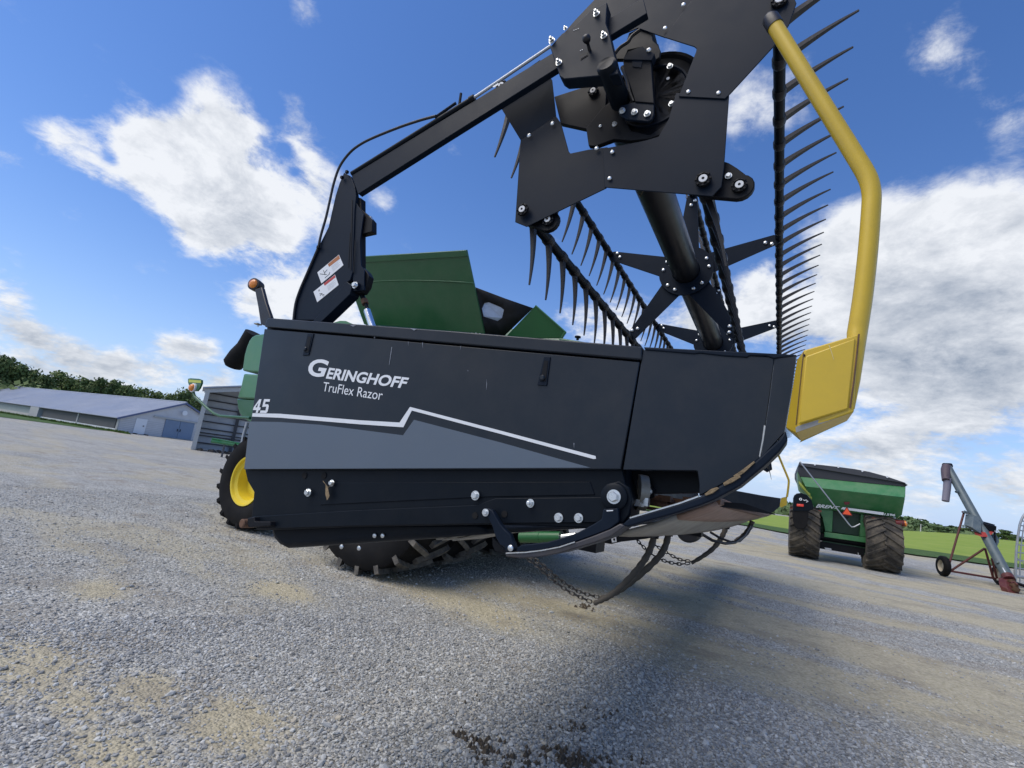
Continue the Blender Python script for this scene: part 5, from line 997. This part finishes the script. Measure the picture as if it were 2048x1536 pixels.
# ------------------------------------------------------------------ grain cart
cz = lambda x, y, Y: WY(1560 + x / 6.143, 910 + y / 6.143, Y)
cart = thing('grain_cart', 'green grain cart with black tarp and wide muddy tyres seen from behind', 'grain cart', (1.95, 21, 0))
def cpl(nm, ps, Y, t, m, parent=None, bevel=.01): return put(nm, MB().prism([cz(x, y, Y) for x, y in ps], vy * t), m, parent or cart, bevel=bevel)
YR = 19.95
# hopper: upper band, sloped lower hopper, all with depth
U = [cz(248, 266, YR + .32), cz(1545, 391, YR + .32), cz(1540, 526, YR), cz(312, 388, YR)]; back = Vector((0, 4.6, 0))
put('hopper_upper', MB().prism(U, back), GREENC, cart, bevel=.02)
Lw = [cz(315, 389, YR + .02), cz(1539, 527, YR + .02), cz(1498, 742, YR + .55), cz(1428, 772, YR + .62), cz(430, 655, YR + .62), cz(398, 600, YR + .5)]
put('hopper_lower', MB().prism(Lw, Vector((0, 3.5, 0))), GREENC, cart, bevel=.02)
put('rear_extension', MB().prism([cz(222, 132, YR + .32), cz(1547, 352, YR + .32), cz(1546, 389, YR + .315), cz(248, 264, YR + .315), cz(222, 205, YR + .315)], back), TARP, cart)
arch = [(228, 128), (238, 84), (262, 100), (330, 104), (520, 122), (720, 146), (920, 172), (1100, 206), (1320, 266), (1540, 340), (1548, 351)]
put('tarp', MB().prism([cz(x, y, YR + .26) for x, y in arch], back + vy * .1), mat('tarp_top', (.050, .053, .062), .6, var=.12, scale=4, bump=.1, bscale=5), cart, bevel=.02)
cpl('tarp_edge', ((1535, 345), (1572, 368), (1548, 384)), YR + .2, .5, TARP)
for x, y in ((428, 119), (716, 147), (1012, 197), (1318, 270)): put('tarp_clip', MB().lathe(cz(x, y, YR + .25), -vy, [(.03, 0), (.03, .02)], 10), WHITE, cart)
sd = [cz(222, 205, YR), cz(248, 266, YR), cz(312, 388, YR), cz(398, 600, YR + .4)]
for k, (x0, y0_, x1, y1_) in enumerate(((232, 318, 372, 470), (240, 345, 392, 510))):
    p0, p1 = cz(x0, y0_, YR + .05 * k), cz(x1, y1_, YR + .2 + .1 * k); put('side_stripe', MB().prism([p0, p1, p1 - vz * .11, p0 - vz * .09], Vector((.02, .25, 0))), LIME, cart)
put('hopper_side', MB().prism([cz(216, 205, YR + .02), cz(246, 268, YR + .02), cz(310, 390, YR + .03), cz(396, 596, YR + .5), cz(384, 560, YR + .9), cz(244, 425, YR + .9), cz(222, 310, YR + .5)], vy * 1.5), GREENC, cart)
cpl('rear_leg', ((462, 655), (652, 680), (640, 948), (556, 940), (522, 770)), YR + .66, .3, GREENC); cpl('rear_leg', ((994, 724), (1204, 772), (1078, 1012), (980, 1000)), YR + .66, .3, GREENC)
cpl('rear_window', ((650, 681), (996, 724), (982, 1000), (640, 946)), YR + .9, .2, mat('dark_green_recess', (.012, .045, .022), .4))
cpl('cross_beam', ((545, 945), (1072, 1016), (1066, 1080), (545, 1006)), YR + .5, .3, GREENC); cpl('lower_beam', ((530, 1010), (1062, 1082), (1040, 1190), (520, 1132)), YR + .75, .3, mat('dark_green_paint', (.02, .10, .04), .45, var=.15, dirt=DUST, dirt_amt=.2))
put('axle', MB().tube([(1.0, 20.75, .78), (2.9, 20.75, .78)], .14, 10).box((1.95, 20.8, .5), (.7, 0, 0), (0, .2, 0), (0, 0, .12)), DARK, cart)
cpl('hose_guide', ((545, 1135), (630, 1150), (635, 1168), (560, 1165)), YR + .6, .05, WASHER); cpl('hitch_chain', ((955, 1200), (968, 1203), (970, 1230), (958, 1228)), YR + .6, .03, STEEL)
YT = 20.62
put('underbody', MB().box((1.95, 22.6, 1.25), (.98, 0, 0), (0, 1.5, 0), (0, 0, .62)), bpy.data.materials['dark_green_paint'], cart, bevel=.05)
for xa, xb in ((1577.5, 1639), (1731, 1805)):
    a = WY(xa, 1090, YT - .5).x; b_ = WY(xb, 1100, YT - .5).x
    tyre(cart, ((a + b_) / 2, YT, .87), vx, .88, b_ - a, .42, 19, MUDTYRE, GREENC, lugw=.075, lugh=.05)
cq = lambda x, y: (1560 + x / 6.143, 910 + y / 6.143)
def cart_letters(nm, text, quad, Y, bold, slope=0.0):
    cu = bpy.data.curves.new(nm, 'FONT'); cu.body = text; cu.offset = bold; to = bpy.data.objects.new(nm, cu); COL.objects.link(to); dg = bpy.context.evaluated_depsgraph_get(); dg.update()
    me = bpy.data.meshes.new_from_object(to.evaluated_get(dg)); bpy.data.objects.remove(to)
    xs_ = [q.co.x for q in me.vertices]; ys_ = [q.co.y for q in me.vertices]
    c4 = [cz(x, y, Y) for x, y in quad]
    for q in me.vertices:
        s, t = (q.co.x - min(xs_)) / (max(xs_) - min(xs_)), (q.co.y - min(ys_)) / (max(ys_) - min(ys_)); q.co = c4[0].lerp(c4[1], s).lerp(c4[3].lerp(c4[2], s), t) - cart.location
    me.materials.clear(); me.materials.append(WHITE); o = bpy.data.objects.new(nm, me); COL.objects.link(o); o.parent = cart
YL = YR + .40
cart_letters('brand_lettering', 'BRENT', [(438, 645), (700, 662), (738, 634), (470, 602)], YL, .02)
cart_letters('model_number', '1596', [(1280, 742), (1412, 754), (1424, 726), (1290, 714)], YL, .02)
cpl('white_stripe', ((748, 665), (770, 640), (1275, 706), (1272, 740)), YL, .004, WHITE, None, 0)
smv = cpl('slow_vehicle_sign', ((822, 634), (890, 740), (882, 750), (764, 734), (756, 722)), YR + .2, .02, SMVD, None, 0); cpl('sign_centre', ((822, 650), (876, 738), (772, 724)), YR + .19, .01, SMV, smv, 0)
cpl('sign_bracket', ((800, 750), (850, 755), (835, 785), (815, 780)), YR + .2, .03, DARK); cpl('faded_reflector', ((785, 575), (858, 575), (850, 605), (800, 612)), YR + .3, .01, SMVD, None, 0)
fn = cpl('fender_plate', ((158, 690), (162, 530), (175, 495), (205, 472), (260, 465), (330, 490), (388, 560), (412, 640), (405, 670), (350, 690)), YR - .35, .25, BEAM, None, .02)
cpl('mud_flap', ((148, 690), (352, 692), (345, 800), (330, 870), (290, 905), (215, 910), (178, 880), (158, 800)), YR - .33, .03, RUBBER)
cpl('red_tail_lamp', ((206, 600), (292, 605), (292, 636), (206, 630)), YR - .38, .03, REDL, fn); put('wiring_socket', MB().lathe(cz(253, 543, YR - .35), -vy, [(.02, 0), (.045, 0), (.045, .02), (.02, .02)], 14, closed=True), WHITE, fn)
put('cable', MB().tube([cz(x, y, YR - .38) for x, y in ((285, 550), (300, 560), (320, 552), (345, 572), (322, 580))], .012, 6), WHITE, fn)
for x, y in ((148, 658), (490, 690), (1152, 780)): put('amber_marker', MB().box(cz(x, y, YR + .3), (.05, 0, 0), (0, .02, 0), (0, 0, .035)), mat('dull_amber', (.16, .035, .018), .4) if 'dull_amber' not in bpy.data.materials else bpy.data.materials['dull_amber'], cart)
la = put('light_arm', MB().tube([cz(1215, 822, YR + .5), cz(1425, 836, YR + .3)], .03, 8), DARK, cart); put('arm_lamp', MB().tube([cz(1420, 838, YR + .3), cz(1524, 842, YR + .3)], .10, 12), SMVD, la); put('amber_lens', MB().tube([cz(1524, 842, YR + .3), cz(1545, 844, YR + .3), cz(1562, 844, YR + .3)], [.09, .1, .05], 12), ORANGE, la)
put('tarp_crank', MB().tube([cz(245, 82, YR - .12), cz(560, 482, YR - .12), cz(850, 855, YR - .12), cz(880, 885, YR - .12), cz(915, 882, YR - .12), cz(985, 846, YR - .12)], .022, 8), ALU, cart, smooth=60)

# ------------------------------------------------------------------ grain auger
foot = G(2026, 1186); az = lambda x, y: (1800 + x / 5.12, 910 + y / 5.12)
au = thing('grain_auger', 'portable grain auger with galvanized tube on red wheeled frame', 'auger', (foot.x, foot.y, 0))
fwd = M3 @ Vector((0, 0, 1))
def AZ(x, y, z): r = ray(*az(x, y)); return EYEP + r * z            # by depth along the view axis
zf, zt = 15.2, 18.9
dpt = lambda y: zf + (zt - zf) * (1290 - y) / (1290 - 110)
def AT(x, y, d=0): return AZ(x, y, dpt(y) + d)
put('tube', MB().tube([AT(1115, 1268), AT(890, 850), AT(785, 660), AT(485, 120)], [.145, .14, .135, .13], 20), GALV, au, smooth=60)
put('tube_band', MB().tube([AT(1098, 1236), AT(1120, 1278)], .155, 18), REDF, au); put('tube_seam', MB().tube([AT(770, 620, -.12), AT(620, 350, -.12), AT(500, 140, -.12)], .012, 6), DARK, au)
for a, b_ in (((575, 378), (590, 372)), ((1000, 1100), (1006, 1112)), ((655, 580), (690, 592))): put('tube_clamp', MB().tube([AT(*a, -.1), AT(*b_, -.1)], .05, 8), GALV, au)
put('intake', MB().prism([AT(1085, 1290, -.1), AT(1160, 1285, -.1), AT(1215, 1320, -.1), AT(1225, 1452, .0), AT(1130, 1440, .0), AT(1100, 1370, -.1)], fwd * .25), REDF, au, bevel=.01)
put('intake_screw', MB().lathe(AT(1165, 1345, -.12), (AT(1170, 1400) - AT(1100, 1260)).normalized(), [(.02, -.2), (.11, -.18), (.02, -.1), (.11, -.02), (.02, .06), (.11, .14), (.02, .2)], 16), RUST, au)
put('intake_guard', MB().tube([AT(1135, 1310, -.2), AT(1170, 1300, -.25), AT(1205, 1330, -.25)], .03, 8), REDF, au)
put('label', MB().prism([AT(1050, 1155, -.15), AT(1085, 1148, -.15), AT(1105, 1195, -.15), AT(1075, 1202, -.15)], fwd * .01), WHITE, au)
put('head_elbow', MB().tube([AT(478, 120), AT(470, 150), AT(468, 200), AT(470, 260)], [.15, .155, .14, .12], 14), mat('stained_head', (.09, .065, .075), .6, var=.3, scale=9), au, smooth=60); put('head_cap', MB().tube([AT(450, 108), AT(520, 110)], .10, 12), DARK, au)
put('spout', MB().tube([AT(488, 240), AT(480, 350, .25), AT(466, 472, .5)], [.125, .12, .115], 14), SPOUTM, au, smooth=60)
gbx = put('drive_shield', MB().prism([AT(750, 630, -.2), AT(790, 625, -.2), AT(840, 700, -.2), AT(835, 810, -.2), AT(735, 740, -.2)], fwd * .3), GALV, au, bevel=.02)
en = put('engine', MB().box(AT(895, 742, -.05), M3 @ Vector((.16, .03, 0)), M3 @ Vector((-.01, .12, 0)), fwd * .16), DARK, au, bevel=.02)
put('engine_top', MB().box(AT(890, 700, -.05), M3 @ Vector((.14, .035, 0)), M3 @ Vector((-.01, .03, 0)), fwd * .14), BLACK2, en, bevel=.01); put('exhaust', MB().tube([AT(945, 735, -.1), AT(968, 745, -.1), AT(975, 790, -.1)], .02, 8), ALU, en, smooth=60)
put('engine_mount', MB().prism([AT(822, 792, -.15), AT(960, 790, -.15), AT(912, 838, -.15), AT(840, 838, -.15)], fwd * .25), mat('bright_red_paint', (.40, .05, .03), .5, var=.2, scale=9), au)
put('belt_guard', MB().prism([AT(985, 820, .1), AT(1010, 850, .1), AT(1018, 890, .1), AT(1000, 930, .1), AT(965, 925, .1), AT(965, 840, .1)], fwd * .12), GALV, au, bevel=.01); put('belt_post', MB().tube([AT(970, 800, .05), AT(975, 960, .05)], .035, 8), DARK, au); put('belt', MB().tube([AT(925, 820, .05), AT(955, 930, .05)], .03, 6), DARK, au)
AX = lambda x, y, Y=23.45: WY(*az(x, y), Y)
for a, b_, Y0, Y1 in (((655, 590), (495, 1150), 23.8, 23.3), ((520, 1186), (870, 955), 23.35, 23.2), ((500, 1186), (985, 1266), 23.3, 23.6), ((872, 958), (952, 1252), 23.2, 23.55), ((940, 1060), (992, 1258), 23.2, 23.6)): put('frame_tube', MB().tube([AX(*a, Y0), AX(*b_, Y1)], .034, 8), REDF, au)
put('frame_tube', MB().tube([AX(640, 583, 23.8), AX(690, 595, 23.5)], .034, 8), REDF, au)
CRM = mat('cream_rim', (.52, .46, .36), .5, var=.2)
def small_wheel(c, axd, Ro=.345, w=.2):
    wv = bpy.data.objects.new('wheel', None); COL.objects.link(wv); wv.parent = au
    put('tyre', MB().lathe(c, axd, [(.20, -w * .45), (.25, -w * .5), (Ro - .04, -w * .48), (Ro, -w * .3), (Ro, w * .3), (Ro - .04, w * .48), (.25, w * .5), (.20, w * .45)], 26, closed=True), RUBBER, wv, smooth=50)
    put('rim', MB().lathe(c, axd, [(.02, -.02), (.06, -.03), (.15, .01), (.2, -w * .4), (.2, w * .4), (.02, w * .2)], 22), CRM, wv, smooth=40)
w1 = AX(445, 1180, 23.3); w1.z = .345; w2 = AX(1028, 1272, 23.7); w2.z = .345
axd = (M3 @ Vector((.94, .1, -.30))); axd.z = 0
small_wheel(w1, axd.normalized()); small_wheel(w2, axd.normalized())
put('tow_bar', MB().tube([AT(1180, 1310, .2), AZ(1290, 1345, 14.6), AZ(1420, 1400, 14.0)], .05, 8), DARK, au)

# ------------------------------------------------------------------ ladder frame at the right
ldr = thing('ladder_cage', 'grey metal ladder cage standing at the gravel edge beside the auger', 'ladder', G(2040, 1165))
LY = 23.0
r1 = smoothpath([WY(x, y, LY) for x, y in ((2031, 1166), (2031.5, 1130), (2033, 1098), (2037, 1066), (2041, 1045), (2050, 1028), (2066, 1018))], 4)
r2_ = [p + Vector((.75, .35, 0)) for p in r1]
put('rail', MB().tube(r1, .035, 8), ALU, ldr, smooth=60); put('rail', MB().tube([p + Vector((.12, .05, .02)) for p in r1], .018, 8), ALU, ldr, smooth=60); put('rail', MB().tube(r2_, .035, 8), ALU, ldr, smooth=60)
for i in range(9):
    t = 1.5 + i * 1.9; k = int(t); a = r1[k].lerp(r1[min(k + 1, len(r1) - 1)], t - k); put('rung', MB().tube([a, a + Vector((.75, .35, 0))], .02, 6), ALU, ldr)
put('base_rail', MB().tube([Vector((r1[0].x - .05, r1[0].y, .12)), Vector((r1[0].x + 2.2, r1[0].y + .6, .12))], .05, 8), ALU, ldr); put('base_rail', MB().tube([Vector((r1[0].x - .05, r1[0].y, .42)), Vector((r1[0].x + 2.2, r1[0].y + .6, .42))], .035, 8), ALU, ldr)
for d_ in (.0, 2.0): put('foot', MB().tube([Vector((r1[0].x + d_, r1[0].y + d_ * .28, 0)), Vector((r1[0].x + d_, r1[0].y + d_ * .28, .6))], .035, 8), ALU, ldr)
put('brace', MB().tube([r1[6], r2_[2]], .015, 6), ALU, ldr)

# ------------------------------------------------------------------ clods of dark earth by the camera, and a dark clump as rod shadow
cd = MB()
for x, y, n, s in ((960, 1490, 14, .022), (975, 1500, 10, .02), (1060, 1505, 8, .02), (1120, 1510, 16, .024), (1150, 1520, 16, .025), (1190, 1528, 10, .022), (920, 1463, 5, .016), (1155, 1458, 5, .016), (1197, 1421, 6, .015), (1130, 1440, 4, .012), (1030, 1528, 10, .018), (1270, 1515, 5, .014), (952, 1397, 3, .012), (1390, 1204, 1, .02), (72, 1171, 1, .02), (1170, 1213, 8, .03)):  # last clump stands in for the shadow under the rod tip
    c_ = G(x, y)
    for _ in range(n * 2):
        p = c_ + Vector((random.gauss(0, .06), random.gauss(0, .06), .0)); q = s * random.uniform(.25, .95); o = len(cd.v)
        ring = 6; cd.v.append(p + Vector((random.uniform(-.3, .3) * q, 0, q * random.uniform(.5, .9))))
        for k in range(ring): a = 6.283 * k / ring; cd.v.append(p + Vector((math.cos(a) * q * random.uniform(.7, 1.2), math.sin(a) * q * random.uniform(.7, 1.2), -.01)))
        for k in range(ring): cd.f.append((o, o + 1 + k, o + 1 + (k + 1) % ring))
put('dirt', cd, mat('dark_earth_and_shadow', (.085, .066, .045), .95, var=.4, scale=30, bump=.5, bscale=60), smooth=0, kind='stuff')
